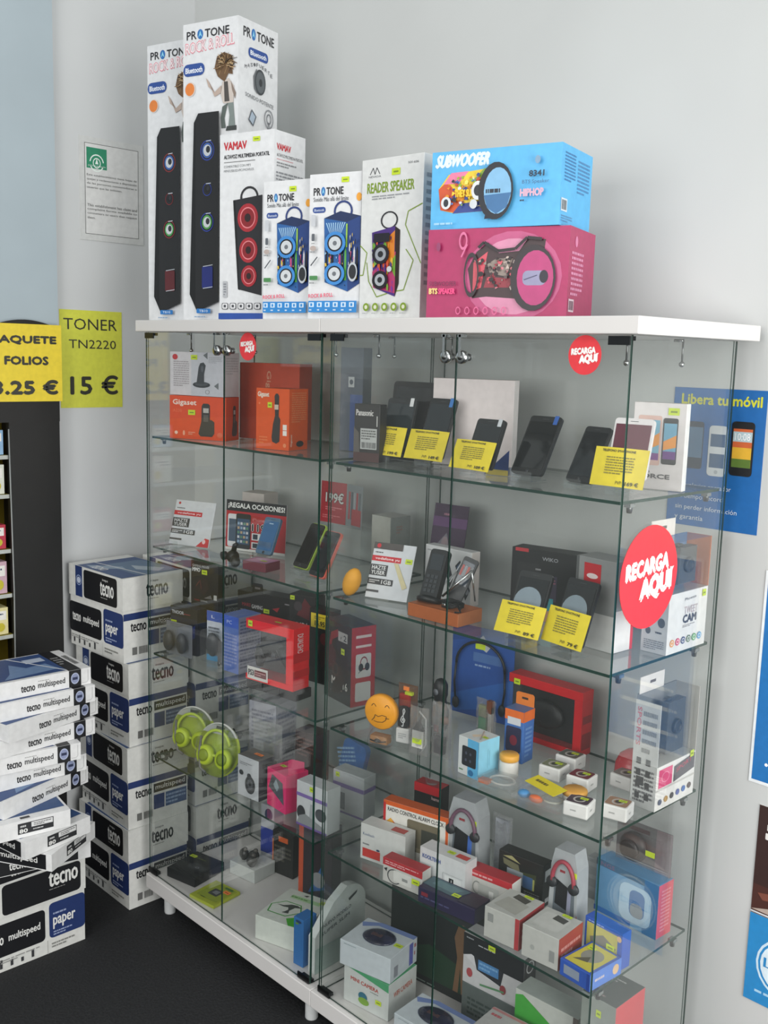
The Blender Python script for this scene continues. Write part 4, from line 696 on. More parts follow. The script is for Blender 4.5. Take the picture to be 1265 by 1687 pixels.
phone('V1dp', 'blue-screened slim phone leaning back beside the offer sign', '#4c6a84', '#2f5f8e', tab=TAB['V1dp'][:4] + [24, .058, .105], extra=[('r', .35, .90, .65, .93, '#a8c4d8')]); m = MB(); m.box(-.024, -.012, .0, .024, .035, .002, ACRY); m.box(-.024, .006, .002, .024, .008, .06, ACRY); m.box(-.024, -.012, .022, .024, .008, .024, ACRY); m.box(-.024, -.013, .0, .024, -.011, .03, ACRY); tag(m.build('acrylic_stand', None, (TAB['V1dp'][0] - .002, TAB['V1dp'][1], Z2 + .001), (0, 0, R_(10))), 'clear acrylic stand holding the blue-screened phone', 'stand')
K('V1e', 'white_box', 'small plain white carton at the back of the second shelf, left cabinet', 'box', '#c8c0ba', tab=[.125, .292, Z2, 14, .085, .07, .150])
phone('V1f', 'black phone with lime green case rim near the middle of the cabinets', '#1a1514', '#15100f', case='#a8c44c'); phone('V1g', 'black phone with coral case rim beside the lime one', '#1b1e22', '#15181d', case='#e26a58')
stand('V1f', 'clear acrylic stand holding the lime-rimmed phone', w=.042); stand('V1g', 'clear acrylic stand holding the coral-rimmed phone', w=.042)
e, w, h = tilted('offer_leaflet', 'W1', 'red 199€ leaflet at the back on a clear riser between the cabinets', 'leaflet', tab=[.47, .315, Z2 + .102, 4, 2, .10, .117])
m = MB(); m.box(-w / 2, 0, 0, w / 2, .001, h, '#a8202c'); m.faceart('F', w, .001, h, [('t', '199€', .2, .50, .70, .24, {'b': .0025}, '#1a1a1a'), ('t', '199€', .2, .50, .70, .24, {'b': .0008}, '#dcd8d4'), ('tl', .2, .30, .85, .40, 2, '#e0888c'), ('tl', .1, .1, .8, .2, 2, '#d8787c')]); m.build('front_sheet', e)
m = MB(); T = Matrix.Translation((w / 2 + .003, 0, 0)) @ Matrix.Rotation(R_(-14), 4, 'Z') @ Matrix.Translation((.04, 0, 0)); m.box(-.04, 0, 0, .04, .001, h, '#7f8488', None, T)
for i in range(5): m.box(-.03 + i * .013, -.0006, .02, -.022 + i * .013, 0, h - .02, ('#b02a34', '#3c4450', '#9a9ea4', '#a8202c', '#565c64')[i], None, T)
m.box(-.012, -.001, .005, .035, -.0004, .05, '#a8202c', None, T); m.build('inner_page', e)
m = MB(); m.box(-.05, 0, .0, .12, .045, .0015, ACRY); m.box(-.05, 0, .0015, -.048, .045, .0985, ACRY); m.box(.118, 0, .0015, .12, .045, .0985, ACRY); m.box(-.05, 0, .0985, .12, .045, .1, ACRY); tag(m.build('acrylic_riser', None, (.475, .312, Z2), (0, 0, 0)), 'clear acrylic riser under the red leaflet', 'stand')
K('W2', 'white_box', 'tall white and grey box at the back, right end of the left cabinet', 'box', '#bdbcb4', tab=[.70, .285, Z2, 0, .072, .075, .155], faces={'R': '#8c8f8c'}, art={'R': [('tl', .3, .7, .6, .85, 3, '#a07a74')]})
# ------------------------------------------------------------------ second shelf, right cabinet
m = MB(); m.ball(0, 0, .039, .022, .021, .037, mat('#e2a02c', .6, 0, .08, 30, .2)); tag(m.build('orange_ball', None, (.842, .040, Z2 + .001), (0, R_(22), R_(10))), 'egg-shaped orange foam ball at the left of the right cabinet', 'ball')
leaflet('W4', 'HAZTE YUSER leaflet in a clear sleeve beside the orange foam ball', voda + [('r', 0, .88, .70, 1, '#4c4644'), ('e', .12, .94, .05, .04, RD), ('p', [(.55, .65), (.65, .65), (.95, .25), (.85, .2)], '#cfc49a')], tab=[.930, .085, Z2 + .002, 18, 20, .112, .135])
sticker(bpy.data.objects['leaflet.001'] if False else [o for o in COL.objects if o.get('label', '').startswith('HAZTE')][0], 'F', .112, .002, .135, .80, .66, .018, .012)
leaflet('W5', 'dark purple leaflet with a figure, leaning at the back above the white box', [('r', 0, 0, 1, 1, '#35203a'), ('r', 0, .72, 1, .84, '#5a3a64'), ('p', [(.1, 0), (.2, .5), (.45, .65), (.62, .4), (.66, 0)], '#6d6a74'), ('e', .42, .52, .10, .08, '#8a7a80'), ('p', [(.2, .05), (.3, .2), (.6, .2), (.6, .05)], '#1a141e'), ('tl', .3, .85, .6, .9, 1, '#9a6a7c')], base='#35203a')
K('W6', 'phone_box', 'white box with slanted phone pictures behind the black handset', 'box', '#c9cacb', {'F': [('tl', .05, .88, .28, .93, 1, '#9a9c9e'), ('p', [(.42, .62), (.48, .90), (.62, .45), (.56, .26)], '#2a2d33'), ('p', [(.44, .62), (.48, .82), (.56, .60), (.52, .42)], '#555a66'), ('p', [(.66, .70), (.76, .82), (.99, .30), (.90, .10)], '#26292f'), ('p', [(.69, .68), (.75, .76), (.90, .44), (.84, .36)], '#50668a'), ('p', [(.80, .42), (.86, .50), (.90, .42), (.84, .34)], '#3f9ad0'), ('p', [(.86, .32), (.92, .38), (.98, .26), (.92, .2)], '#8a8e94'), ('l', [(.56, .38), (.80, .80)], .003, '#dfe2e4'), ('l', [(.42, .30), (.70, .60)], .0045, '#a9abad')]}, faces={'R': '#cfc8c4'})
K('W7', 'flat_box', 'flat orange-brown box with a charger on it, at the front of the second shelf', 'box', '#a85a2c', {'T': [('r', .02, .04, .98, .96, '#b4673a')]}, tab=[1.135, .030, Z2, 3, .145, .085, .030], faces={'R': '#b36c42'}, seam=False)
e, w, h = tilted('cordless_handset', 'W8', 'black cordless handset leaning back on the orange-brown box', 'phone', tab=[1.095, .055, Z2 + .040, 8, 22, .046, .115])
m = MB(); slab(m, w, h, .018, .008, '#1b1c1e'); m.box(-w * .36, -.001, h * .58, w * .36, 0, h * .90, mat('#2a2f34', .1)); m.build('handset_body', e)
m = MB(); [m.box(-.016 + (k % 3) * .011, -.0015, .015 + (k // 3) * .011, -.008 + (k % 3) * .011, 0, .022 + (k // 3) * .011, '#34373b') for k in range(12)]; m.build('keypad', e)
m = MB(); T = Matrix.Translation((0, 0, -.012)); m.lathe([(.030, .003), (.032, .010), (.026, .016), (.012, .018)], '#151618', 18, Matrix.Translation((0, .012, -.010))); m.build('charging_cradle', e)
e = empty('charger', (1.155, .058, Z2 + .0308), -10, 'black phone charger with coiled cable on the orange-brown box', 'charger')
m = MB(); m.box(-.012, -.01, 0, .012, .018, .018, '#19191b'); m.box(-.006, -.014, .006, .006, -.01, .012, CHROME); m.build('plug', e, bevel=.002)
m = MB(); m.tube([(.02 + (.016 + .002 * (k // 12)) * cos(k * pi / 6), .005 + .018 * sin(k * pi / 6), .003 + .0012 * k / 4 + .004 * sin(k * 1.3) ** 2) for k in range(36)] + [(.06, -.012, .004), (.05, -.02, .003)], .0022, '#141416', 6); m.build('cable', e)
e = empty('display_phone', (1.118, .115, Z2 + .031), 20, 'slim black display phone leaning on a silver prop beside the handset', 'phone')
m = MB(); T = Matrix.Rotation(R_(18), 4, 'Y') @ Matrix.Rotation(R_(-16), 4, 'X'); slab(m, .036, .105, .008, .006, '#1e2024', T=T); m.build('phone_body', e)
m = MB(); m.box(-.014, -.001, .04, .014, 0, .095, mat('#3c4450', .1), None, T); [m.box(-.013 + k * .007, -.0015, .06, -.008 + k * .007, -.001, .085, ('#a84a44', '#8a8e94', '#b05a50', '#777')[k], None, T) for k in range(4)]; m.build('screen', e)
m = MB(); m.tube([(-.018, -.02, .012), (.045, -.005, .075)], .003, CHROME, 8); m.tube([(.045, -.005, .075), (.046, .02, .001)], .002, CHROME, 8); m.build('silver_prop', e)
K('W10', 'phone_box', 'wide black box standing behind the two domed-screen phones', 'box', '#1d1d1f', {'F': [('r', .08, .0, .40, .80, '#262628'), ('r', .05, .95, .24, 1.0, '#b03038'), ('t', 'WIKO', .44, .86, .22, .05, {'b': .0004}, '#8c8e92'), ('tl', .35, .70, .48, .75, 1, '#8a8a8c'), ('r', .40, .3, .66, .66, '#3c3448'), ('tl', .42, .5, .64, .62, 3, '#9a5a6a'), ('r', .42, .16, .62, .34, '#3f9aa4'), ('r', .42, .0, .62, .16, '#c99a74')]}, seam=False)
K('W11', 'phone_box', 'grey and white box with a red square logo at the right of the second shelf', 'box', '#8e9090', {'F': [('r', 0, 0, 1, .40, '#d3d4d3'), ('r', .20, .72, .62, .94, RD), ('e', .41, .80, .14, .03, '#e8d8d8'), ('tl', .25, .28, .6, .32, 1, '#8a8a8a'), ('r', .0, .70, .06, 1, '#5d5f60')], 'R': [('r', 0, 0, .86, .46, '#efeceb'), ('r', .86, 0, 1, 1, '#d8414a'), ('r', 0, .46, .86, 1, '#a4a6a6')]}, tab=[1.483, .135, Z2, -3, .10, .065, .185])
for k, (lb, ctab) in {'W12': ('left of the two domed-screen phones, over the lower left yellow card', [1.382, .026, Z2 + .02, 3, 24, .109, .066]), 'W13': ('right of the two domed-screen phones, before the black box corner', [1.486, .040, Z2 + .02, -8, 20, .108, .072])}.items():
    pt = [ctab[0] - .008, ctab[1] + .012, Z2 + .022, ctab[3] + 3, ctab[4], .078, .132]
    TAB[k + 'c'] = ctab
    phone(k + 'p', 'grey and black smartphone, ' + lb, '#1d1e20', '#15171a', tab=pt, extra=[('e', .45, .52, .46, .30, '#7e8c96'), ('r', 0, .0, .92, .45, '#7e8c96')])
    stand(k + 'c', 'clear acrylic stand of the ' + ('left' if k == 'W12' else 'right') + ' domed-screen phone')
    pricecard(k + 'c', 'yellow price card on the second shelf, below the ' + ('left' if k == 'W12' else 'right') + ' domed-screen phone', 'TELEFONO SMARTPHONE', '89 €' if k == 'W12' else '79 €')
e, w, h = tilted('price_card', '', 'small yellow card peeping out left of the black box, second shelf', 'price card', tab=[1.262, .21, Z2, 0, 6, .045, .085]); m = MB(); m.box(-w / 2, 0, 0, w / 2, .001, h, '#d8b82c'); m.faceart('F', w, .001, h, [('tl', .1, .2, .5, .8, 5, '#9a8424')]); m.build('printed_card', e)
def camera_box(key, label, tab, tabtxt, deco):
    x, y, z, yaw, w, d, h = tab; e = empty('action_camera_box', (x, y, z), yaw, label, 'box', 'boxed action cameras at the right ends of the shelves'); hb = h * deco['split']
    m = MB(); m.box(-w / 2, 0, 0, w / 2, d, hb, '#e6e3df', deco.get('faces'))
    m.faceart('R', w, d, hb, deco['R']); m.faceart('F', w, d, hb, deco['F']); m.build('carton', e, bevel=.001)
    if deco.get('tall'):
        m = MB(); m.box(-w / 2, 0, hb + .0005, w / 2, .002, h * .96, '#b9bbba'); m.faceart('F', w, d, h * .96, deco['tall']); m.build('side_card', e)
    m = MB(); m.box(-w / 2, .0025, hb + .0005, -w / 2 + .003, d, h, deco['back']); m.box(-w / 2 + .003, d - .002, hb + .0005, w / 2, d, h, deco['side2']); m.build('card_insert', e)
    m = MB(); m.box(-w / 2 + .004, .003, hb + .001, w / 2, d - .003, h, BLIS); m.build('clear_window', e)
    m = MB(); m.box(-.002, d * .30, hb + .014, .020, d * .74, h - .016, mat('#4b4d4e', .4)); m.lathe([(.016, 0), (.016, .008), (.011, .009), (.010, .006)], '#26282a', 20, Matrix.Translation((.020, d * .5, (hb + h) / 2)) @ Matrix.Rotation(R_(90), 4, 'Y')); m.box(-.004, d * .26, hb + .006, -.001, d * .78, hb + .014, '#2c2e30'); m.box(.0, d * .34, h - .016, .012, d * .46, h - .010, '#2c2e30'); m.build('camera', e, bevel=.002)
    m = MB(); T = Matrix.Translation((-w / 2 + .004, 0, h)); m.box(0, d * .02, .0005, .0015, d * .62, .036, '#e6e0da', None, T); m.box(.0016, d * .26, .017, .0019, d * .40, .023, '#6c625c', None, T); m.build('hang_tab', e)
    sticker(e, 'R', w, d, hb, .84, .84 if key == 'W14' else .90, .014, .014)
    return e
ic = ['#e8a04c', '#d8506c', '#55597c', '#7a8a6c', '#5aa45c', '#4c9ed0']
camera_box('W14', 'white sports camera box with round colour icons, right end of the second shelf', [1.581, .205, Z2, 0, .058, .150, .228], '', dict(split=.54, back='#5a8cc0', side2='#c9724a', R=[('t', 'Phoenix', .40, .84, .30, .05, {'sl': .02}, '#5c5c60'), ('t', 'TWEET', .40, .62, .34, .12, {'b': .0004}, '#c3b4b4'), ('t', 'CAM', .38, .47, .34, .13, {'b': .0012}, '#4c4a50'), ('tl', .38, .39, .70, .44, 2, '#a09a98')] + [q for i, c in enumerate(ic) for q in (('e', .13 + i * .14, .18, .055, .062, c), ('o', .13 + i * .14, .18, .035, .038, .7, '#efece8'))],
  F=[('e', .70, .72, .10, .07, '#6c6e70'), ('e', .28, .55, .12, .05, '#4c4e50'), ('e', .76, .52, .14, .08, '#4c4e50'), ('e', .26, .36, .10, .06, '#4c4e50'), ('tl', .55, .32, .95, .38, 1, '#4c4e50'), ('tl', .12, .05, .9, .22, 5, '#7a7c7e')], faces={'F': '#b7b9ba'}))
# ------------------------------------------------------------------ third shelf, left cabinet
K('X2', 'mouse_box', 'dark blue TACENS style mouse box at the left front of the third shelf'.replace('TACENS style ', 'and black '), 'box', '#1f2233', {'F': [('r', 0, .78, 1, 1, '#17171c'), ('t', 'TNOOR', .06, .84, .44, .07, {'b': .0004}, '#b8babd'), ('tl', .5, .84, .9, .88, 1, '#8a3a40'), ('p', [(.62, .5), (.92, .66), (.92, .40), (.70, .28)], '#2c3f94'), ('p', [(.1, .4), (.5, .5), (.6, .3), (.3, .2)], '#32364a')]}, st=[('F', .04, .60, .022, .013)], tab=[.078, .075, Z3, 14, .108, .038, .142], seam=False)
K('', 'mouse_box', 'black box directly under the MMO gaming mouse box', 'box', '#1d191a', {'F': [('tl', .1, .6, .9, .9, 3, '#5c2a2c')]}, tab=[.074, .150, Z3, 12, .112, .035, .140], seam=False)
K('X1', 'mouse_box', 'black MMO gaming mouse box, tallest at the left of the third shelf', 'box', '#1d1614', {'F': [('t', 'GAMING MOUSE', .06, .86, .62, .055, {'b': .0003}, '#b4b2b0'), ('t', 'MMO', .07, .75, .28, .09, {'b': .0007}, '#dcdcda'), ('p', [(.15, .35), (.3, .6), (.6, .62), (.7, .4), (.5, .2)], '#2c1c18'), ('l', [(.2, .4), (.35, .55), (.4, .35)], .002, '#6a2a24'), ('t', 'GAMING', .36, .05, .26, .04, '#b4b2b0'), ('t', 'MARS', .15, .05, .18, .04, '#a02c30'), ('p', [(.5, .14), (.75, .24), (.8, .15)], '#6c6a68'), ('r', .86, .14, .97, .26, '#b9b9b5')]}, st=[('F', .42, .70, .022, .014)], tab=[.074, .150, Z3 + .1408, 12, .112, .03, .13], seam=False)
K('', 'keyboard_box', 'dark box lying under the long gaming box at the back of the third shelf', 'box', '#241d20', {'F': [('tl', .05, .6, .95, .9, 2, '#6c6468')]}, tab=[.222, .278, Z3, 14, .235, .055, .098], seam=False)
e = K('X3', 'keyboard_box', 'long black gaming box with a hang tab at the back of the third shelf', 'box', '#1c1718', {'F': [('t', 'MARS', .08, .42, .14, .13, {'b': .0003}, '#8c2a30'), ('t', 'GAMING', .24, .38, .18, .15, {'b': .0004}, '#b4b2b2'), ('tl', .05, .24, .45, .30, 1, '#8a8688'), ('p', [(.58, .5), (.7, .6), (.66, .4)], '#b02a34'), ('tl', .78, .72, .95, .82, 1, '#9a9498'), ('r', .985, 0, 1, 1, '#8a8688')]}, st=[('F', .44, .28, .022, .013)], tab=[.222, .278, Z3 + .0985, 14, .235, .055, .080], seam=False)
m = MB(); m.prism([(-.06, .0), (-.02, .0), (-.02, .026), (-.024, .03), (-.056, .03), (-.06, .026)], 0, .001, '#1c1718'); m.box(-.05, -.0004, .012, -.03, 0, .018, '#6c6668'); m.build('hang_tab', e, (0, .001, .080))
K('X4', 'headset_box', 'black MOTIS box with a red picture behind the red controller box', 'box', '#1b1819', {'F': [('t', 'M316', .30, .60, .58, .06, {'b': .0006}, '#d4d2d2'), ('p', [(.3, .75), (.6, .97), (.9, .85), (.8, .7)], '#5c1a20'), ('e', .35, .86, .16, .06, '#3c3438'), ('r', .2, .46, .6, .52, '#8a8a88'), ('tl', .6, .5, .9, .58, 3, '#8c3a40')]}, st=[('F', .06, .93, .014, .012)], tab=[.462, .215, Z3, 20, .085, .058, .232], seam=False)
# blister mouse
e = empty('mouse_blister', (.200, .100, Z3), 14, 'blue and white blister card with a grey mouse, third shelf left', 'mouse pack')
m = MB(); m.box(-.030, .002, 0, .030, .0035, .150, '#c9cdd6'); m.faceart('F', .06, .002, .15, [('r', 0, .80, 1, 1, '#3a5ab0'), ('t', 'L', .3, .86, .2, .06, '#dfe6f4'), ('tl', .1, .5, .8, .7, 3, '#6a6c72'), ('p', [(0, 0), (0, .42), (.5, .55), (1, .42), (1, 0)], '#55575c'), ('r', 0, 0, .7, .12, '#4ba4d8')], y0=.002); m.build('backing_card', e)
m = MB(); m.ball(.005, -.014, .055, .022, .014, .036, '#3a3c40', 14); m.build('mouse', e)
m = MB(); slab(m, .056, .095, .030, .012, BLIS, y0=-.030, z0=.005); m.build('clear_blister', e)
e = empty('mouse_blister', (.085, .030, Z3), 10, 'clear plastic pack with two dark mice, lowest at the left of the third shelf', 'mouse pack')
m = MB(); m.box(-.05, .022, 0, .06, .024, .10, '#7a7c84'); m.build('backing_card', e)
for dx in (-.024, .032): m = MB(); m.ball(dx, .006, .045, .020, .013, .032, '#2c2e33', 14); m.build('mouse', e)
m = MB(); slab(m, .11, .098, .030, .010, BLIS, x0=.005, y0=-.010); m.build('clear_blister', e)
K('X6', 'gadget_box', 'blue topped pale lilac box between the mouse blister and the red box', 'box', '#5570b8', {'F': [('r', 0, .80, 1, 1, '#3a5cc0'), ('t', 'PC', .3, .86, .3, .06, '#c9d4f0'), ('tl', .1, .1, .9, .7, 10, '#8c98c8')], 'R': [('r', 0, 0, 1, 1, '#9a9cb4'), ('tl', .06, .08, .94, .94, 14, '#6a6c88')]}, tab=[.315, .075, Z3, 6, .070, .085, .165])
# red controller box in an open frame
def framebox(name, key, label, tab, col, t, wd, group=None):
    x, y, z, yaw, w, d, h = tab; e = empty(name, (x, y, z), yaw, label, 'box', group)
    m = MB(); m.box(-w / 2, 0, h - t, w / 2, d, h, col); m.box(w / 2 - t, 0, t * .6, w / 2, d, h - t, col); m.box(-w / 2, 0, 0, w / 2, d, t * .6, col); m.box(-w / 2 + .001, d - .002, t * .6, w / 2 - t, d, h - t, '#3a3638')
    return e, m, w, d, h
e, m, w, d, h = framebox('controller_box', 'X8', 'bright red open framed box with a black game controller and a PS3 label', [.540, .040, Z3 + .0275, 8, .175, .062, .168], '#e0161c', .026, 0, None)
m.faceart('R', w, d, h, [('t', 'DUALSHOCK', .25, .50, .35, .40, {'rot': -90, 'b': .0003}, '#e8c8c8'), ('r', .0, .45, 1, .6, '#c01016'), ('r', .0, .2, 1, .32, '#c01016')]); m.build('red_frame', e, bevel=.003)
m = MB(); Tm = Matrix.Translation((-.008, .024, .084)) @ Matrix.Rotation(R_(-8), 4, 'Y')
m.ball(0, 0, .010, .052, .018, .026, '#121314', 16, Tm)
for s_ in (-1, 1): m.tube([(s_ * .036, 0, .012), (s_ * .048, -.002, -.012), (s_ * .054, -.002, -.040)], [.019, .016, .009], '#121314', 10, Tm); m.lathe([(.006, 0), (.006, .008), (.008, .009), (.007, .012)], '#303236', 12, Tm @ Matrix.Translation((s_ * .022, -.012, -.004)) @ Matrix.Rotation(R_(90), 4, 'X'))
m.build('game_controller', e)
m = MB(); m.box(-w / 2 + .002, .001, .017, w / 2 - .027, d - .004, h - .027, BLIS); m.build('clear_window', e)
m = MB(); m.box(-.08, -.0008, 0, -.004, 0, .034, '#d3d1cc'); m.faceart('F', .076, .001, .034, [('t', 'PS3', .06, .30, .26, .45, {'b': .0008}, '#2a2a2c'), ('r', .36, .25, .94, .80, '#6c2a2e'), ('tl', .4, .35, .9, .7, 2, '#c9a0a0')], x0=-.042, y0=-.0009); m.build('paper_label', e, (0, 0, .004), (0, 0, 0))
sticker(e, 'F', w, d, h, .06, .88, .016, .016); sticker(e, 'T', w, d, h, .5, .3, .022, .008)
for i in range(3): K('', 'toner_box', 'small black ribbed box in the row under the red box, %s' % ('at its left end', 'in its middle', 'at its right end')[i], 'box', '#1a191a', {'F': [('r', 0, k * .2 + .1, 1, k * .2 + .13, '#38383a') for k in range(4)]}, tab=[.478 + i * .062, .038 + i * .009, Z3, 8, .058, .06, .026], seam=False, group='small black boxes under the red box')
e = K('X11', 'headset_box', 'black headset box with a yellow 15.95 price card, next to the middle glass', 'box', '#1a1717', {'F': [('p', [(.4, .5), (.8, .7), (.9, .4), (.6, .2)], '#3a1a1c'), ('e', .7, .62, .2, .08, '#6a1a22')]}, tab=[.553, .205, Z3, 8, .080, .040, .210], seam=False)
m = MB(); m.box(-.045, -.0012, .150, .015, 0, .190, '#e0c830'); m.faceart('F', .06, .001, .04, [('t', '15.95', .25, .15, .6, .35, {'b': .0005}, '#2a2410'), ('tl', .2, .6, .85, .85, 2, '#7c6c1c')], x0=-.015, y0=-.0014, z0=.150); m.build('price_label', e, (.012, 0, .008))
# clutter of clear packs just under the second shelf row
# ------------------------------------------------------------------ third shelf, right cabinet
cup = [('p', [(.42, .55), (.48, .85), (.62, .90), (.60, .80), (.52, .78), (.48, .55)], '#8c2028'), ('e', .45, .40, .14, .18, '#1d1a1c'), ('e', .66, .42, .14, .18, '#1d1a1c')]
e = K('Y1', 'headset_box', 'large dark MH216 headset box with a red side panel', 'box', '#241c1b', {'F': [('t', 'MH216', .30, .20, .58, .10, {'b': .0006, 'sl': -.02}, '#d6d2cc'), ('tl', .4, .14, .9, .17, 1, '#8a7a70'), ('p', [(.1, .5), (.25, .85), (.5, .92), (.55, .84), (.3, .76), (.2, .5)], '#8c1f2a'), ('e', .25, .55, .2, .14, '#4a1a20'), ('r', .52, .78, .86, .90, '#b0aeac'), ('p', [(.58, .85), (.62, .80), (.68, .87), (.62, .82)], '#222'), ('t', '2', .72, .80, .1, .07, {'b': .0004}, '#222'), ('p', [(.3, .1), (.6, .5), (.8, .3), (.6, .1)], '#33241e'), ('o', .45, .40, .12, .09, .7, '#4c342c')],
  'R': [('r', 0, 0, 1, 1, '#b8222c'), ('r', .18, .86, .82, .895, '#e6d4d2'), ('r', .18, .74, .82, .77, '#e6d4d2'), ('rr', .18, .36, .82, .66, .005, '#d9d6d4'), ('o', .52, .54, .16, .085, .78, '#8c2028'), ('e', .40, .49, .10, .05, '#1d1a1c'), ('e', .66, .49, .10, .05, '#1d1a1c'), ('l', [(.3, .42), (.42, .46)], .0015, '#222'), ('rr', .18, .06, .82, .30, .005, '#d9d6d4')]}, faces={'R': '#b8222c'}, st=[('F', .64, .62, .016, .016)], tab=[.690, .150, Z3, -9, .130, .075, .212], seam=False)
e = empty('emoji_charger', (.984, .030, Z3), 18, 'round orange laughing emoji power bank in clear packing', 'power bank')
m = MB(); T = Matrix.Translation((0, 0, .079)) @ Matrix.Rotation(R_(90), 4, 'X'); m.lathe([(.038, -.012), (.0415, -.009), (.0425, 0), (.0415, .006), (.038, .009)], '#ee9f22', 36, T)
fc = [('l', [(.24 + .14 * k / 8, .66 + .07 * sin(pi * k / 8)) for k in range(9)], .0014, '#3a2c1c'), ('l', [(.66 + .14 * k / 8, .68 + .07 * sin(pi * k / 8)) for k in range(9)], .0014, '#3a2c1c'), ('l', [(.26, .24), (.34, .34), (.36, .42), (.46, .38), (.58, .44), (.72, .42), (.70, .32), (.60, .24), (.44, .22), (.32, .24)], .0014, '#3a2c1c'), ('l', [(.68, .37), (.80, .37)], .0014, '#3a2c1c')]
m.art((-.042, -.0092, .037), (.084, 0, 0), (0, 0, .084), (0, -1, 0), fc); m.build('round_face', e)
m = MB(); m.lathe([(.030, .0005), (.032, .004), (.031, .016), (.026, .030), (.020, .036)], BLIS, 22); m.build('clear_base', e)
m = MB(); m.box(-.022, -.012, .004, .022, .012, .022, '#a8784c'); m.ball(0, -.018, .014, .008, .004, .004, '#2a2420', 8); m.tube([(-.02, -.016, .012), (.0, -.02, .010), (.022, -.016, .014)], .0016, '#1d1c1c', 6); m.build('cable', e)
e = empty('memory_stick', (1.030, .058, Z3), 20, 'white capped memory stick with a black treble clef, beside the emoji', 'memory stick')
m = MB(); m.box(-.017, -.006, .010, .017, .008, .046, '#dcdad8'); m.faceart('F', .034, .01, .036, [('tl', .2, .3, .8, .7, 3, '#a9a9aa')], y0=-.006, z0=.010); m.build('cap', e, bevel=.003)
m = MB(); slab(m, .026, .052, .008, .009, '#1f2024', z0=.046, y0=-.003); q = lambda L: [(a, b) for a, b in L]
m.art((-.013, -.0032, .046), (.026, 0, 0), (0, 0, .052), (0, -1, 0), [('l', [(.34, .10), (.50, .08), (.55, .30), (.50, .60), (.48, .85), (.58, .92), (.66, .80), (.55, .64), (.34, .50), (.26, .36), (.40, .26), (.62, .28), (.68, .40), (.56, .48), (.42, .42), (.46, .34)], .0022, '#d6d8da')]); m.build('clef_stick', e)
m = MB(); m.box(-.026, -.014, .0005, .026, .016, .108, BLIS); m.build('clear_pack', e)
e = empty('small_gadget_pack', (.985, .105, Z3), 10, 'clear hanging pack with orange sticker and red top behind the treble clef', 'gadget pack')
m = MB(); m.box(-.025, .01, 0, .03, .0115, .128, '#6c4a34'); m.box(-.015, .0, .075, .012, .009, .105, '#b8342c'); m.box(-.01, .008, .112, .006, .0098, .122, ORS); m.box(.0, .0, .105, .02, .009, .112, '#c9d832'); m.build('backing_card', e); m = MB(); m.box(-.027, -.008, .0, .032, .0095, .127, BLIS); m.build('clear_pack', e)
e = empty('neckband_headphones', (1.02, .345, Z3), 8, 'blue card with black neckband headphones at the back of the third shelf', 'headphones')
m = MB(); m.box(-.092, 0, 0, .092, .0015, .235, '#27509a'); m.faceart('F', .184, .002, .235, [('p', [(0, .2), (1, .5), (1, .2), (0, 0)], '#2f62ae'), ('p', [(0, .8), (1, 1), (0, 1)], '#1f4488'), ('r', .35, .62, .80, .72, '#4a6ea8'), ('tl', .38, .56, .8, .6, 1, '#8aa4cc'), ('p', [(.36, .82), (.5, .92), (.62, .80), (.56, .74)], '#b9bec4'), ('r', .38, .76, .54, .82, LIME)]); m.build('backing_card', e)
m = MB(); m.tube([(.072 * cos(pi * k / 16), -.010, .135 + .065 * sin(pi * k / 16)) for k in range(17)], .0035, '#15171c', 8); m.tube([(-.072, -.010, .135), (-.076, -.010, .085), (-.070, -.010, .03)], .003, '#15171c', 8); m.tube([(.072, -.010, .135), (.074, -.010, .085), (.068, -.010, .04)], .003, '#15171c', 8)
m.ball(-.070, -.010, .030, .010, .008, .016, '#1b1d22', 10); m.ball(.068, -.010, .038, .010, .008, .016, '#1b1d22', 10); m.build('headphones', e)
e = empty('microphone', (1.000, .215, Z3), 0, 'black bottle-shaped microphone in a clear tube, third shelf', 'microphone')
m = MB(); m.lathe([(.020, .0), (.022, .01), (.022, .045), (.018, .055), (.015, .075), (.018, .085), (.018, .110), (.012, .122), (.004, .126)], '#1c1d20', 20); m.build('microphone_body', e)
m = MB(); m.lathe([(.008, 0), (.008, .002)], '#6c7076', 12, Matrix.Translation((.0, -.017, .095)) @ Matrix.Rotation(R_(90), 4, 'X')); m.lathe([(.004, 0), (.004, .002)], '#8a8e94', 10, Matrix.Translation((.0, -.020, .068)) @ Matrix.Rotation(R_(90), 4, 'X')); m.build('button', e)
def bagpack(name, loc, yaw, w, h, label, pieces, cat='gadget pack', lie=False, group=None, tagpos=None):
    """soft clear bag with things in it; crumpled outline"""
    e = empty(name, (loc[0], loc[1], loc[2] + .001), yaw, label, cat, group); m = MB(); n = 8; rng = random.Random(len(label)); T = Matrix.Rotation(R_(-84), 4, 'X') if lie else None
    g = [[(-w / 2 + w * i / n + rng.uniform(-.002, .002), 0, h * j / n + rng.uniform(-.002, .002)) for i in range(n + 1)] for j in range(n + 1)]
    for sgn in (-1, 1):
        vs = [(x, sgn * (.009 * sin(pi * i / n) * sin(pi * j / n) + rng.uniform(0, .0022)) + (.0 if not lie else 0), max(z, 0) + (.001 if not lie else 0)) for j, row in enumerate(g) for i, (x, y, z) in enumerate(row)]
        if lie: vs = [(x, z, .012 + y if sgn > 0 else max(.0008, .010 + y)) for x, y, z in vs]
        m.add(vs, [(j * (n + 1) + i, j * (n + 1) + i + 1, (j + 1) * (n + 1) + i + 1, (j + 1) * (n + 1) + i) for j in range(n) for i in range(n)], BAGP, True)
    m.build('clear_bag', e)
    for nm, fn in pieces:
        m = MB(); fn(m); m.build(nm, e)
    return e
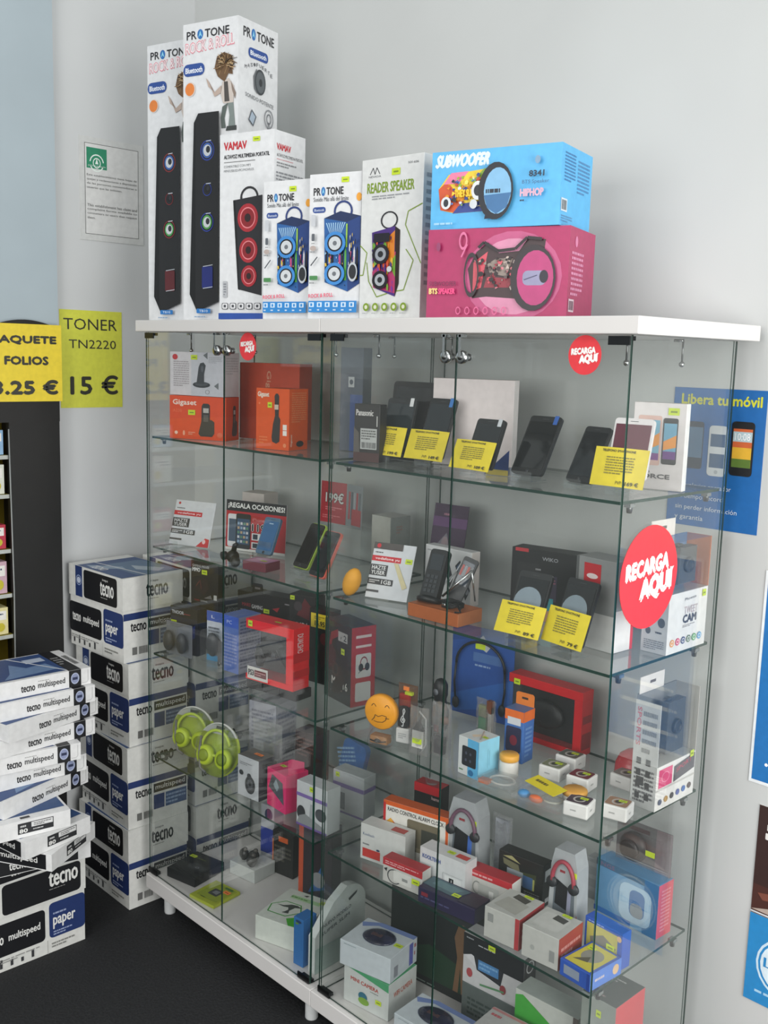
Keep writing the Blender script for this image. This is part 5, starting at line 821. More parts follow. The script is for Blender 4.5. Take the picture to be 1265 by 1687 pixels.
bagpack('gadget_bag', (1.092, .045, Z3), 12, .05, .115, 'clear bag with a white cable plug and lime sticker, right of the treble clef', [('plug', lambda m: (m.box(-.014, -.006, .02, .014, .004, .06, '#d3d1cd'), m.prism([(-.014, .06), (.014, .06), (.0, .085)], -.004, .004, '#2a2a2c'), m.box(-.012, -.0075, .03, .012, -.0062, .042, LIME))), ('cable', lambda m: m.tube([(.006, 0, .006), (.02, 0, .03), (.018, 0, .09), (.0, 0, .105)], .002, '#d8d8d6', 6))])
bagpack('gadget_bag', (1.080, .125, Z3), 0, .05, .100, 'clear bag with a red and black lighter-like gadget, third shelf centre', [('gadget', lambda m: (m.box(-.012, -.005, .015, .012, .005, .05, '#2a1c20'), m.box(-.010, -.0065, .035, .004, -.005, .05, '#b02440')))])
bagpack('gadget_bag', (1.135, .075, Z3), 5, .055, .130, 'tall clear bag glinting behind the light blue box', [('adapter', lambda m: (m.box(-.016, -.006, .01, .010, .006, .05, '#5c5a5c'), m.ball(.008, 0, .09, .012, .006, .010, '#8c6a5c', 8)))])
bagpack('gadget_bag', (1.155, .205, Z3), 0, .06, .115, 'clear pack with green circuit pieces behind the light blue box', [('green_piece', lambda m: (m.box(-.018, -.005, .02, .004, .003, .07, '#2f8a58'), m.box(-.018, -.006, .072, .004, .004, .10, '#7f8468'), m.box(.010, -.005, .02, .020, .005, .10, '#b8b4ae'), m.box(.006, -.006, .085, .02, .006, .115, '#6a3c28')))])
K('Y7', 'speaker_box', 'light blue and white cube box with a small speaker pictured, third shelf', 'box', '#d3d6d6', {'F': [('p', [(.5, 0), (1, 0), (1, 1), (.46, 1)], '#5eb0dc'), ('rr', .20, .26, .90, .78, .004, '#22252c'), ('e', .40, .60, .05, .04, '#4a5060'), ('e', .62, .60, .05, .04, '#4a5060'), ('e', .40, .42, .05, .04, '#4a5060'), ('e', .62, .42, .05, .04, '#4a5060'), ('e', .66, .12, .13, .08, '#2f6f9e'), ('tl', .08, .10, .4, .16, 1, '#5c8a5c')], 'R': [('r', 0, 0, 1, 1, '#8fd0ea'), ('l', [(.45, .25), (.45, .75)], .0008, '#4c7f9c'), ('l', [(.53, .30), (.53, .70)], .0008, '#4c7f9c')], 'T': [('p', [(.3, .35), (.5, .2), (.75, .6), (.6, .7)], '#e0ccb4'), ('l', [(.35, .9), (.85, .2)], .003, '#b9a89a')]}, faces={'R': '#8fd0ea'}, st=[('T', .72, .40, .013, .009)], seam=False, tab=[1.243, .045, Z3, -2, .060, .066, .086])
e, m, w, d, h = framebox('controller_box', 'Y8', 'dark red framed box with a black window at the back right of the third shelf', [1.237, .318, Z3, 2, .210, .045, .155], '#c41e24', .022, 0)
m.faceart('R', w, d, h, [('r', .1, .1, .9, .35, '#8c1a20'), ('r', .1, .5, .9, .62, '#8c1a20')]); m.build('red_frame', e, bevel=.003)
m = MB(); m.ball(-.01, .020, .07, .055, .014, .035, '#161416', 14); m.box(-.09, .030, .014, .08, .042, .132, '#1c1a1b'); m.build('game_controller', e)
m = MB(); m.box(-w / 2 + .002, .001, .014, w / 2 - .023, d - .004, h - .023, BLIS); m.build('clear_window', e); sticker(e, 'F', w, d, h, .08, .84, .018, .014)
e = K('Y9', 'hanging_box', 'small orange and blue hanging box standing before the dark red framed box', 'box', '#3f6cb0', {'F': [('r', 0, .80, 1, 1, '#d9692a'), ('r', .15, .72, .85, .86, '#c9ccd2'), ('rr', .10, .20, .90, .68, .005, '#2a2c48'), ('e', .5, .42, .2, .1, '#7c2a3c')], 'R': [('r', 0, .80, 1, 1, '#d9692a'), ('tl', .2, .1, .8, .7, 7, '#6a94cc')], 'T': [('r', 0, 0, 1, 1, '#4c72a8')]}, tab=[1.255, .185, Z3, 6, .050, .045, .122], seam=False)
m = MB(); m.prism([(-.024, 0), (.024, 0), (.024, .026), (.020, .030), (-.020, .030), (-.024, .026)], 0, .0012, '#dd7a30'); m.box(-.008, -.0005, .015, .008, 0, .020, '#3a2c24'); m.build('hang_tab', e, (0, .042, .122))
e = empty('jar', (1.305, .110, Z3), 0, 'small clear jar with orange-yellow lid, right of the light blue box', 'jar')
m = MB(); m.lathe([(.019, .0), (.021, .004), (.021, .036), (.018, .040)], '#cfccc6', 22); m.build('jar_body', e)
m = MB(); m.lathe([(.020, .040), (.0215, .042), (.0215, .052), (.019, .055)], '#e0a23c', 22); m.build('lid', e)
def earbox(x, y, yaw, topc, label, z=Z3):
    K('', 'earphone_box', label, 'box', '#dcdad7', {'T': [('rr', .06, .08, .94, .92, .006, topc), ('o', .5, .5, .25, .3, .7, '#b8b4ae'), ('e', .5, .5, .12, .15, '#3a3a38')], 'F': [('tl', .3, .4, .7, .6, 1, '#a9a8a6')], 'R': [('tl', .3, .4, .7, .6, 1, '#a9a8a6')]}, tab=[x, y, z, yaw, .052, .048, .030], st=[('T', .50, .50, .016, .010)], seam=False, group='small white earphone boxes', bev=.003)
for a in ((1.372, .165, 8, '#7c8268', 'white earphone box with green top, nearest the orange and blue box'), (1.445, .165, 8, '#6c2a34', 'white earphone box with dark red top, in the middle of the shelf corner'), (1.360, .240, 5, '#5c6258', 'white earphone box with grey-green top, farthest left in the second row'), (1.500, .245, 0, '#8a8480', 'white earphone box with grey top, at the back of the group'),
          (1.520, .055, 14, '#4a3c48', 'white earphone box with dark purple top, nearest the right glass corner'), (1.578, .105, 14, '#a07a60', 'white earphone box with brown top, against the right glass side')): earbox(*a)
e = empty('jar', (1.480, .110, Z3), 0, 'low round jar with amber top between the earphone boxes', 'jar'); m = MB(); m.lathe([(.024, 0), (.025, .003), (.025, .022)], '#cfccc8', 22); m.build('jar_body', e); m = MB(); m.lathe([(.026, .022), (.026, .030), (.022, .033)], '#d39a44', 22); m.build('lid', e)
m = MB(); m.lathe([(.0, -.001), (.034, .0), (.040, .006), (.038, .030), (.030, .048), (.014, .060), (.001, .063)], mat('#b8303a', .25), 26); tag(m.build('red_dome_gadget', None, (1.480, .325, Z3 + .001)), 'translucent red dome-shaped gadget at the back right of the third shelf', 'gadget')
bagpack('cable_bag', (1.330, .022, Z3), 8, .095, .085, 'flat clear bag with a coiled white cable, front edge of the third shelf', [('white_cable', lambda m: m.tube([(.028 * cos(k * pi / 6), .045 + .024 * sin(k * pi / 6), .010) for k in range(26)], .0022, '#cfccc8', 6)), ('orange_plug', lambda m: m.box(-.04, .012, .006, -.016, .028, .014, '#c9704c'))], lie=True)
bagpack('cable_bag', (1.440, .020, Z3), 6, .110, .080, 'flat clear bag with blue and orange pieces under the yellow card', [('blue_piece', lambda m: m.ball(-.036, .026, .014, .014, .012, .009, '#4a8ac0', 10)), ('orange_piece', lambda m: m.ball(-.004, .020, .014, .016, .010, .008, '#dd7044', 10)), ('pale_cable', lambda m: m.tube([(.02 + .022 * cos(k * pi / 6), .045 + .018 * sin(k * pi / 6), .012) for k in range(20)], .0024, '#c4c2b4', 6))], lie=True)
m = MB(); m.box(-.045, 0, 0, .045, .038, .0008, '#e2cf2a'); m.art((-.045, 0, .0008), (.09, 0, 0), (0, .038, 0), (0, 0, 1), [('tl', .15, .35, .8, .75, 1, '#6a6020')])
tag(m.build('price_card', None, (1.425, .060, Z3 + .028), (R_(8), 0, R_(-12))), 'yellow price card lying flat on the bagged cables, third shelf', 'price card')
camera_box('Y15', 'tall white and pink sports camera box, right end of the third shelf', [1.583, .200, Z3, 0, .058, .152, .235], '', dict(split=.40, tall=[('t', 'SPORTS', .10, .58, .16, .36, {'rot': -90, 'b': .0003}, '#c47a80'), ('tl', .34, .50, .9, .93, 5, '#8a8c8c')] + [('r', .18 + (i % 2) * .38, .08 + (i // 2) * .11, .36 + (i % 2) * .38, .14 + (i // 2) * .11, '#4c4e50') for i in range(8)], back='#8c8e90', side2='#b9b4ae', R=[('r', .06, .50, .40, .92, '#d84a7c'), ('o', .23, .72, .10, .12, .85, '#e892b0'), ('p', [(.44, .50), (.98, .62), (.98, .98), (.44, .86)], '#55525a'), ('t', 'SPORT', .50, .70, .40, .10, {'sl': .12}, '#c43a5a'), ('r', 0, .44, 1, .48, '#c9c5c0')] + [('e', .12 + i * .15, .18 + i * .012, .05, .07, c) for i, c in enumerate(['#5c6478', '#b08a4c', '#4c4c50', '#4a5a9c', '#3a6ab0', '#5a4a4c'])],
  F=[('tl', .1, .1, .9, .9, 8, '#6c6e70'), ('r', .2, .5, .5, .7, '#4c4e50')], faces={'F': '#bfc1c0'}))
# ------------------------------------------------------------------ fourth shelf, left cabinet
def green_headphones(x, y, yaw, label, tilt):
    e = empty('headphone_pack', (x, y, Z4 + .004), yaw, label, 'headphones', 'lime green headphones in round clear packs'); e.rotation_euler = (R_(-tilt), 0, R_(yaw))
    m = MB(); Tz = Matrix.Translation((0, .012, .078)) @ Matrix.Rotation(R_(90), 4, 'X'); m.lathe([(.076, -.002), (.078, 0), (.078, .002)], '#b4c83c', 40, Tz); m.build('backing_card', e)
    m = MB(); n = 14; m.prism([(.078 * cos(R_(35 + 110 * k / n)), .078 + .079 * sin(R_(35 + 110 * k / n))) for k in range(n + 1)], .006, .0095, '#d3d3cf'); m.box(-.016, .0055, .138, .016, .006, .146, '#55554e'); m.build('header_card', e)
    m = MB(); m.tube([(.052 * cos(R_(a)), -.004, .080 + .056 * sin(R_(a))) for a in range(20, 341, 16) if not 200 < a < 340] , .0045, '#c2d83c', 8); m.build('headband', e)
    for s_ in (-1, 1):
        m = MB(); T = Matrix.Translation((s_ * .034, .004, .058)) @ Matrix.Rotation(R_(90), 4, 'X'); m.lathe([(.026, -.004), (.030, .0), (.030, .012), (.025, .017)], '#b9d030', 24, T); m.lathe([(.018, .0172), (.018, .019), (.010, .020)], '#7f9420', 20, T); m.build('ear_cup', e)
    m = MB(); m.tube([(-.055, -.008, .11), (-.05, -.012, .06), (-.04, -.010, .02), (-.02, -.008, .01)], .004, '#6c6e70', 8); m.build('cable', e)
    m = MB(); m.lathe([(.060, .006), (.072, .002), (.0765, -.006)], BLIS, 36, Matrix.Translation((0, -.006, .078)) @ Matrix.Rotation(R_(90), 4, 'X') @ Matrix.Scale(1, 4)); m.build('clear_shell', e)
    m = MB(); m.box(.012, .0035, .128, .030, .0052, .140, LIME); m.build('price_sticker', e)
green_headphones(.110, .075, 22, 'lime green headphones in a round pack, the farther left one with white header', 8)
green_headphones(.270, .045, 16, 'lime green headphones in a round pack, the nearer right one', 14)
K('', 'clamshell_box', 'pale grey printed box behind the right green headphones', 'box', '#9fa0a8', {'F': [('tl', .1, .1, .9, .9, 14, '#7c7d88')], 'R': [('tl', .1, .1, .9, .9, 12, '#7c7d88'), ('r', .3, .5, .7, .6, '#6a6b74')]}, tab=[.330, .180, Z4, 14, .10, .10, .215])
bagpack('gadget_bag', (.415, .135, Z4), 10, .11, .19, 'large clear bag with dark adapters behind the camera box, fourth shelf left', [('adapter', lambda m: (m.box(-.03, -.006, .02, .03, .006, .08, '#2c2c2e'), m.box(-.01, -.006, .09, .04, .006, .13, '#55565a')))])
K('Z2', 'camera_box', 'grey and white web camera box with an orange sticker on top', 'box', '#b9bcc0', {'F': [('tl', .1, .78, .7, .86, 2, '#7c7e82'), ('e', .18, .58, .10, .065, '#2c2e32'), ('e', .60, .34, .24, .22, '#26282b'), ('e', .60, .36, .14, .13, '#4c4f54'), ('e', .60, .37, .06, .055, '#16171a'), ('e', .56, .56, .10, .06, '#3a3c40')], 'R': [('r', .2, .78, .9, .92, '#17171a')]}, faces={'R': '#3c3d42', 'T': '#6a6660'}, st=[('T', .42, .45, .030, .012, ORS)], tab=[.445, .045, Z4, 6, .085, .060, .118], seam=False)
e = K('Z3', 'gadget_box', 'bright pink box with a cut-out window and hang tab, fourth shelf left', 'box', '#dc2a6a', {'F': [('p', [(.10, .50), (.28, .88), (.85, .78), (.92, .22), (.70, .30)], '#4a4c50'), ('p', [(.35, .62), (.5, .8), (.66, .62), (.55, .48)], '#8a9aa0'), ('l', [(.05, .08), (.3, .2)], .001, '#a01848')], 'T': [('l', [(.1, .9), (.9, .9)], .001, '#b01a54')]}, st=[('T', .20, .40, .018, .012)], tab=[.552, .060, Z4, -4, .088, .075, .108], seam=False)
m = MB(); m.prism([(0, 0), (.052, 0), (.052, .024), (.012, .042), (0, .042)], 0, .0015, '#dc2a6a', Matrix.Rotation(R_(90), 4, 'Z')); m.box(-.002, .02, .016, -.0015, .036, .020, '#8c1844'); m.build('hang_tab', e, (.040, .012, .108))
K('', 'box', 'dark reddish box at the back of the fourth shelf behind the pink box', 'box', '#3a2624', {'F': [('tl', .1, .5, .9, .9, 5, '#6a4a44')]}, tab=[.462, .235, Z4, 8, .08, .06, .15], seam=False)
e = empty('toy_pack', (.560, .325, Z4 + .001), 8, 'crumpled blue pack with pale print near the middle glass, fourth shelf', 'pack'); m = MB(); T = Matrix.Rotation(R_(18), 4, 'Y'); slab(m, .085, .120, .02, .018, mat('#2f62a8', .4, 0, .25, 30, .4), T=Matrix.Translation((-.01, 0, .013)) @ Matrix.Rotation(R_(14), 4, 'Y')); m.art((-.045, -.0005, .02), (.08, 0, .02), (-.02, 0, .1), (0, -1, 0), [('tl', .1, .2, .9, .8, 5, '#8fb4dc')]); m.build('printed_pack', e)
bulb = lambda: [('r', 0, .34, 1, .42, '#7c62a4'), ('p', [(.40, .05), (.46, .30), (.56, .30), (.60, .05)], '#8c9098'), ('e', .75, .18, .16, .12, '#3a3c44'), ('r', 0, 0, 1, .05, '#7c62a4')]
K('A2', 'lamp_box', 'white box with lilac stripes, nearer of the pair by the middle glass', 'box', '#c6c9cc', {'F': [('r', 0, .66, 1, .74, '#7d66a8'), ('p', [(.42, .18), (.46, .56), (.58, .58), (.62, .18)], '#a4a8ac'), ('e', .80, .40, .18, .14, '#44464c'), ('e', .16, .30, .14, .16, '#2e3034'), ('p', [(.0, .0), (.1, .22), (.3, .3), (.9, .14), (1, 0)], '#8a8e90'), ('r', 0, 0, 1, .05, '#6c5694')], 'T': [('l', [(.1, .1), (.9, .9)], .0008, '#a9acb0')]}, st=[('F', .44, .84, .013, .013)], tab=[.708, .055, Z4, 6, .110, .050, .122])
K('A3', 'lamp_box', 'white box with lilac stripes, farther of the pair by the middle glass', 'box', '#b9bcc0', {'F': [('r', 0, .62, 1, .72, '#75609e'), ('p', [(.1, .1), (.2, .5), (.4, .5), (.4, .1)], '#5c5e64'), ('r', 0, 0, 1, .05, '#6c5694')], 'R': [('r', 0, .62, 1, .72, '#75609e')]}, st=[('F', .10, .84, .013, .013)], tab=[.705, .185, Z4, 8, .108, .050, .118])
e = K('A4', 'gadget_box', 'small black box with a red top band at the back of the fourth shelf', 'box', '#191617', {'F': [('r', 0, .78, 1, 1, '#c41a26'), ('t', 'hama', .66, .66, .28, .08, {'b': .0003}, '#d4b4b4'), ('tl', .4, .42, .56, .46, 1, '#5c5658')]}, faces={'T': '#a81822'}, tab=[.880, .310, Z4, 10, .085, .04, .108], seam=False)
m = MB(); m.lathe([(.017, 0), (.019, .004), (.019, .022), (.015, .026)], BLIS, 20); tag(m.build('clear_cup', None, (.878, .329, Z4 + .1088)), 'small clear cup on the black and red box', 'cup')
K('A5', 'weather_station_box', 'orange-bordered box with a bronze clock display pictured', 'box', '#d9d6cf', {'F': [('r', 0, 0, 1, 1, '#cf5a1e'), ('r', .04, .04, .96, .92, '#dcd9d2'), ('r', 0, .10, .035, .96, '#b8242a'), ('t', 'RADIO CONTROL ALARM CLOCK', .07, .82, .86, .07, {'b': .0003}, '#2c2c2e'), ('p', [(.05, .20), (.05, .62), (.12, .70), (.34, .42), (.36, .20)], '#e4a83a'), ('p', [(.14, .68), (.36, .42), (.22, .50)], '#cf5a2a'), ('rr', .38, .28, .88, .78, .005, '#6c6450'), ('r', .60, .36, .84, .66, '#3a3c34'), ('rr', .38, .22, .88, .30, .003, '#857c64'), ('p', [(.70, .0), (.85, .12), (.85, 0)], '#e08a2a')]}, faces={'T': '#c4561e'}, st=[('F', .13, .27, .024, .014)], tab=[1.010, .130, Z4, 13, .185, .035, .142], seam=False)
K('A6', 'phone_box', 'low white ROYALTECH style box with a red block, in front of the orange-bordered box'.replace('ROYALTECH style ', ''), 'box', '#c9cac7', {'F': [('t', 'Kooltech', .05, .68, .26, .08, '#5a6a8c'), ('tl', .05, .40, .30, .48, 1, '#7c7e80'), ('r', .05, .08, .45, .32, '#c03a34'), ('e', .40, .36, .04, .03, '#2c3c5c')], 'T': [('r', .62, .2, .92, .7, '#a83a34')]}, tab=[.965, .065, Z4, 12, .130, .045, .092], seam=False)
K('A7', 'cable_box', 'white and red box with a coiled grey cable pictured, at the shelf front', 'box', '#c0bfba', {'F': [('r', 0, .70, 1, 1, '#b02a32'), ('tl', .06, .76, .9, .92, 2, '#d8a0a2'), ('o', .30, .34, .18, .30, .86, '#4c4e50'), ('rr', .28, .16, .74, .62, .003, '#d3d3ce'), ('r', .50, .30, .64, .42, '#8c8e8c'), ('p', [(.03, .55), (.12, .62), (.10, .45)], '#2c2c2e')]}, faces={'T': '#a32830'}, st=[('F', .74, .36, .022, .013)], tab=[1.075, .024, Z4, 8, .115, .034, .060], seam=False)
K('A8', 'phone_box', 'white KOOLTECH box with a narrow black picture, centre of the fourth shelf', 'box', '#cdcecf', {'F': [('t', 'KOOLTECH', .06, .74, .40, .10, {'b': .0005}, '#4a5f98'), ('rr', .56, .08, .92, .52, .003, '#dadbda'), ('r', .66, .12, .76, .48, '#232425'), ('r', .705, .16, .72, .44, '#dcdcdc'), ('l', [(.52, 0), (.52, .56), (.95, .56)], .0008, '#9a9c9e')], 'T': [('r', .70, .30, .95, .70, '#c0443c')]}, st=[('T', .50, .35, .020, .012)], tab=[1.150, .078, Z4, 6, .130, .045, .094], seam=False)
def headphone_box(key, label, tab, band, blue):
    x, y, z, yaw, w, d, h = tab; e = empty('headphone_box', (x, y, z), yaw, label, 'box', 'tapering headphone boxes')
    m = MB(); m.prism([(-w / 2, 0), (w / 2, 0), (w * .42, h * .8), (w * .30, h), (-w * .34, h), (-w / 2 * .9, h * .8)], 0, d, '#a4a8ab')
    m.faceart('F', w, d, h, [('p', [(.14, .0), (.90, .0), (.86, .56), (.20, .62)], '#5f676e'), ('p', [(.22, .34), (.62, .30), (.64, .58), (.26, .64)], '#17191d'), ('p', [(.62, .05), (.74, .05), (.76, .56), (.64, .58)], blue), ('tl', .36, .72, .64, .78, 1, '#9c2a34'), ('p', [(.82, 0), (.98, .0), (.98, .30)], '#b8242e')])
    m.build('carton', e, bevel=.001)
    m = MB(); m.tube([(w * .36 * cos(pi * k / 14), -.005, h * .62 + h * .26 * sin(pi * k / 14)) for k in range(15)], .0048, band, 8); m.build('headband', e)
    m = MB(); T = Matrix.Rotation(R_(90), 4, 'X')
    for s_ in (-1, 1): m.lathe([(.010, .0005), (.013, .003), (.012, .009)], '#26282c', 14, Matrix.Translation((s_ * w * .36, 0, h * .60)) @ T)
    m.build('ear_cup', e); m = MB(); m.box(w * .22, -.0012, h * .72, w * .22 + .014, 0, h * .72 + .012, LIME); m.build('price_sticker', e)
headphone_box('A9', 'tapering box with purple-banded headphones and a blue stripe', [1.140, .160, Z4, 8, .095, .050, .200], '#6a4a5c', '#3f66b4')
headphone_box('A17', 'tapering box with red-banded headphones, near the right glass corner', [1.438, .150, Z4, 4, .075, .045, .190], '#9a3a48', '#8a8ca0')
bagpack('silver_bag', (1.205, .225, Z4), 5, .055, .165, 'wrinkled silvery bag standing behind the tapering headphone box', [('silver_sleeve', lambda m: (m.box(-.018, -.004, .004, .018, .004, .155, mat('#b8bcc4', .3, .6, .2, 50, .5)),))])
K('A11', 'radio_box', 'black box with yellow print and a blue screen at the back of the fourth shelf', 'box', '#1f1f1d', {'F': [('p', [(.10, .85), (.45, .80), (.50, .62), (.12, .72)], '#6e6c52'), ('p', [(.45, .66), (.85, .72), (.85, .50), (.50, .48)], '#3f4428'), ('r', .20, .36, .56, .66, '#8c9298'), ('r', .56, .34, .78, .62, '#40608c'), ('r', .78, .34, .82, .60, '#a8aa5c'), ('tl', .6, .08, .95, .3, 4, '#6c6e6a'), ('p', [(.1, .9), (.3, .96), (.5, .84)], '#a4a070')], 'R': [('r', .2, .6, .8, .85, '#b4b8b8'), ('r', .3, .1, .7, .2, '#c4c4c4')]}, tab=[1.290, .190, Z4, 6, .120, .038, .105], seam=False)
K('A12', 'cable_box', 'white box with a red top edge before the black radio box', 'box', '#c3c1bc', {'F': [('r', 0, .78, 1, 1, '#b82c34'), ('tl', .08, .82, .9, .94, 1, '#d8a0a2'), ('o', .22, .45, .10, .22, .8, '#8a8c88'), ('r', .48, .15, .62, .55, '#3a3a3a'), ('rr', .25, .10, .72, .62, .003, '#b0b1ac'), ('r', .50, .18, .60, .48, '#d8d8d4')]}, faces={'T': '#a82c34', 'R': '#dedcd6'}, tab=[1.258, .120, Z4, 8, .118, .040, .072], seam=False)
e = K('A13', 'toy_box', 'long dark blue clear-topped box at the front of the fourth shelf', 'box', '#251f40', {'F': [('tl', .05, .3, .9, .5, 1, '#4a4a70'), ('r', .06, .5, .18, .75, '#7c2434')], 'T': [('p', [(.0, .3), (.6, .2), (.7, .9), (.0, .95)], '#47606a'), ('p', [(.1, .5), (.5, .4), (.6, .8), (.15, .85)], '#5d7a80'), ('l', [(.72, .1), (.78, .95)], .004, '#7a7080'), ('l', [(.84, .1), (.9, .95)], .004, '#7a4450'), ('p', [(.66, .1), (1, .1), (1, .9), (.72, .95)], '#2c2838')]}, st=[('T', .52, .25, .020, .013)], tab=[1.215, .022, Z4, 7, .155, .062, .036], seam=False)
for k, lb, tb, rc in (('A14', 'grey router box with red corner band, left of the pair at the shelf front', [1.375, .022, Z4, 6, .088, .098, .070], '#a83a3e'), ('A15', 'grey router box with red side, right of the pair at the shelf front', [1.474, .026, Z4, 5, .088, .094, .070], '#a0443c')):
    K(k, 'router_box', lb, 'box', '#b7b7b2', {'T': [('p', [(.10, .20), (.80, .10), (.85, .60), (.20, .66)], '#a5a49c'), ('p', [(.30, .70), (.72, .62), (.76, .82), (.34, .90)], '#4c4a44')] if k == 'A14' else [('rr', .12, .18, .82, .84, .008, '#c0c0bb'), ('p', [(.40, .62), (.74, .58), (.76, .78), (.42, .84)], '#4a4a46')], 'F': [('r', .88, 0, 1, 1, rc), ('r', .10, .55, .26, .82, '#8c8e8c')] if k == 'A14' else [('r', .76, .2, .9, .55, '#8c8e8c'), ('e', .3, .4, .06, .08, '#a0a29e')], 'R': [('r', 0, 0, 1, 1, rc), ('tl', .1, .3, .9, .7, 2, '#c88a84')]}, st=[('T', .50, .86, .022, .009)], seam=False, tab=tb, group='grey router boxes on the fourth shelf')
K('A16', 'toy_box', 'blue and yellow toy box at the right front corner of the fourth shelf', 'box', '#2b56b4', {'T': [('r', .08, .06, .92, .94, '#c6bc48'), ('e', .5, .55, .30, .25, '#8a8a80'), ('p', [(.2, .2), (.6, .3), (.5, .5)], '#5c5a4c')], 'F': [('r', .14, .25, .66, .78, '#8d97a8'), ('r', .9, 0, 1, 1, '#1f3f94')], 'R': [('r', 0, 0, 1, 1, '#4d7cd0'), ('tl', .16, .35, .66, .65, 1, '#c9bcc4'), ('e', .82, .5, .10, .3, '#d9b48a')]}, faces={'R': '#4d7cd0'}, st=[('T', .15, .70, .018, .012)], tab=[1.563, .024, Z4, -4, .076, .100, .036], seam=False)
K('', 'toy_box', 'upright blue-framed yellow toy pack behind the low blue and yellow box', 'box', '#2b56b4', {'F': [('r', .06, .08, .88, .88, '#b9b45c'), ('p', [(.15, .5), (.5, .7), (.85, .5), (.7, .2), (.2, .25)], '#77776c'), ('tl', .1, .9, .8, .96, 1, '#9ab0e0'), ('e', .92, .82, .06, .08, '#d9b48a')]}, st=[('F', .60, .40, .02, .012)], tab=[1.555, .132, Z4, -3, .095, .03, .080], seam=False)
K('A18', 'mouse_box', 'wide blue box with a grey mouse pictured and a pink-red side, lower right', 'box', '#6c96b8', {'F': [('r', 0, .88, 1, 1, '#4b5d6c'), ('r', .78, 0, 1, 1, '#3a6490'), ('rr', .40, .10, .90, .80, .02, '#a9c4d6'), ('rr', .56, .22, .80, .72, .014, '#2c5f9a'), ('rr', .58, .22, .78, .48, .012, '#7c7f80'), ('t', 'NGS', .08, .90, .22, .07, {'b': .0004}, '#8a5c64'), ('r', 0, 0, .6, .1, '#2456a8')], 'R': [('tl', .2, .1, .8, .9, 12, '#e08c94')]}, faces={'R': '#cf4a58'}, tab=[1.507, .288, Z4, -3, .165, .055, .124], seam=False)
e = empty('camera_clamshell', (1.520, .284, Z4 + .1245), 2, 'dark clear clamshell with a black lens camera on the wide blue box', 'camera pack')
m = MB(); m.box(-.068, .045, .0, .068, .047, .098, '#6c6a6c'); m.faceart('F', .136, .002, .098, [('r', .1, .8, .6, .9, '#4a2c30'), ('r', .72, .0, 1, 1, '#8c7c80')], y0=.045); m.build('backing_card', e)
m = MB(); m.ball(-.012, .022, .052, .034, .020, .034, '#26282a', 16); m.lathe([(.022, .0), (.022, .008), (.014, .010)], '#121315', 20, Matrix.Translation((-.012, .008, .052)) @ Matrix.Rotation(R_(90), 4, 'X')); m.build('camera', e)
m = MB(); m.box(-.068, 0, .0005, .068, .044, .097, BLIS); m.build('clear_shell', e, bevel=.004); m = MB(); m.box(.030, -.0012, .055, .052, -.0002, .067, LIME); m.build('price_sticker', e)
K('', 'box', 'pale striped printed card box high at the right corner under the third shelf', 'box', '#a9acad', {'F': [('r', 0, .2 + k * .3, 1, .3 + k * .3, '#b9bcbc') for k in range(3)]}, tab=[1.405, .322, Z4, 2, .05, .03, .10], seam=False)
# ------------------------------------------------------------------ bottom boards
K('B1', 'hard_drive_box', 'flat black box with a grey drive pictured, front left on the bottom board', 'box', '#15171a', {'T': [('e', .55, .42, .20, .14, '#3c3f42'), ('p', [(.45, .3), (.9, .3), (.95, .5), (.6, .55)], '#33363a'), ('o', .66, .40, .06, .04, .6, '#8a8e92'), ('tl', .05, .72, .95, .78, 1, '#6c7a3a')]}, st=[('T', .05, .70, .024, .014)], tab=[.118, .036, ZB, 12, .118, .130, .030], seam=False)
K('B2', 'card_reader_pack', 'flat lime green pack with a square cut-out, front left on the bottom board', 'box', '#a9b42c', {'T': [('r', .12, .15, .92, .92, '#93a22a'), ('rr', .34, .36, .70, .68, .004, '#3c3f3c'), ('p', [(.42, .46), (.62, .44), (.62, .62), (.44, .6)], '#7c8084'), ('tl', .3, .12, .6, .18, 1, '#3a4a1c'), ('r', .55, .82, .85, .90, '#3c6a2c')]}, st=[('T', .66, .62, .024, .015, ORS)], tab=[.262, .014, ZB, 8, .105, .108, .010], seam=False)
K('B3', 'white_box', 'plain white box with dark glass ornaments on it, bottom left', 'box', '#c4c8c6', tab=[.222, .190, ZB, 8, .108, .090, .042])
for i, (dx, dy, lb) in enumerate(((-.03, .03, 'left rear'), (.0, .045, 'middle'), (.024, .02, 'right front'))):
    e = empty('glass_ornament', (.222 + dx, .190 + dy, ZB + .0425), i * 40, 'smoky glass ornament on the plain white box, ' + lb, 'ornament', 'dark ornaments on the white box')
    m = MB(); m.ball(0, 0, .017, .018, .014, .017, mat('#3b3b3a', .15), 12); m.lathe([(.008, 0), (.009, .004)], '#2c2c2c', 12); m.build('ornament_body', e); m = MB(); m.ball(.006, 0, .034, .008, .007, .007, mat('#55524e', .15), 10); m.build('ornament_top', e)
K('', 'gadget_box', 'tall white and deep blue box behind the dark ornaments, bottom left', 'box', '#b9bcc4', {'F': [('r', 0, .2, 1, .62, '#2a3e9a'), ('e', .6, .85, .3, .1, '#22305c')]}, tab=[.205, .300, ZB, 10, .055, .045, .20])
K('', 'gadget_box', 'black box with an orange spot behind the dark ornaments, bottom left', 'box', '#1c1c1a', {'F': [('r', .3, .78, .75, .90, '#d0602c'), ('tl', .1, .3, .9, .7, 4, '#4c4a40'), ('r', 0, 0, .06, .8, '#c06a34')]}, tab=[.290, .295, ZB, 10, .085, .05, .14], seam=False)
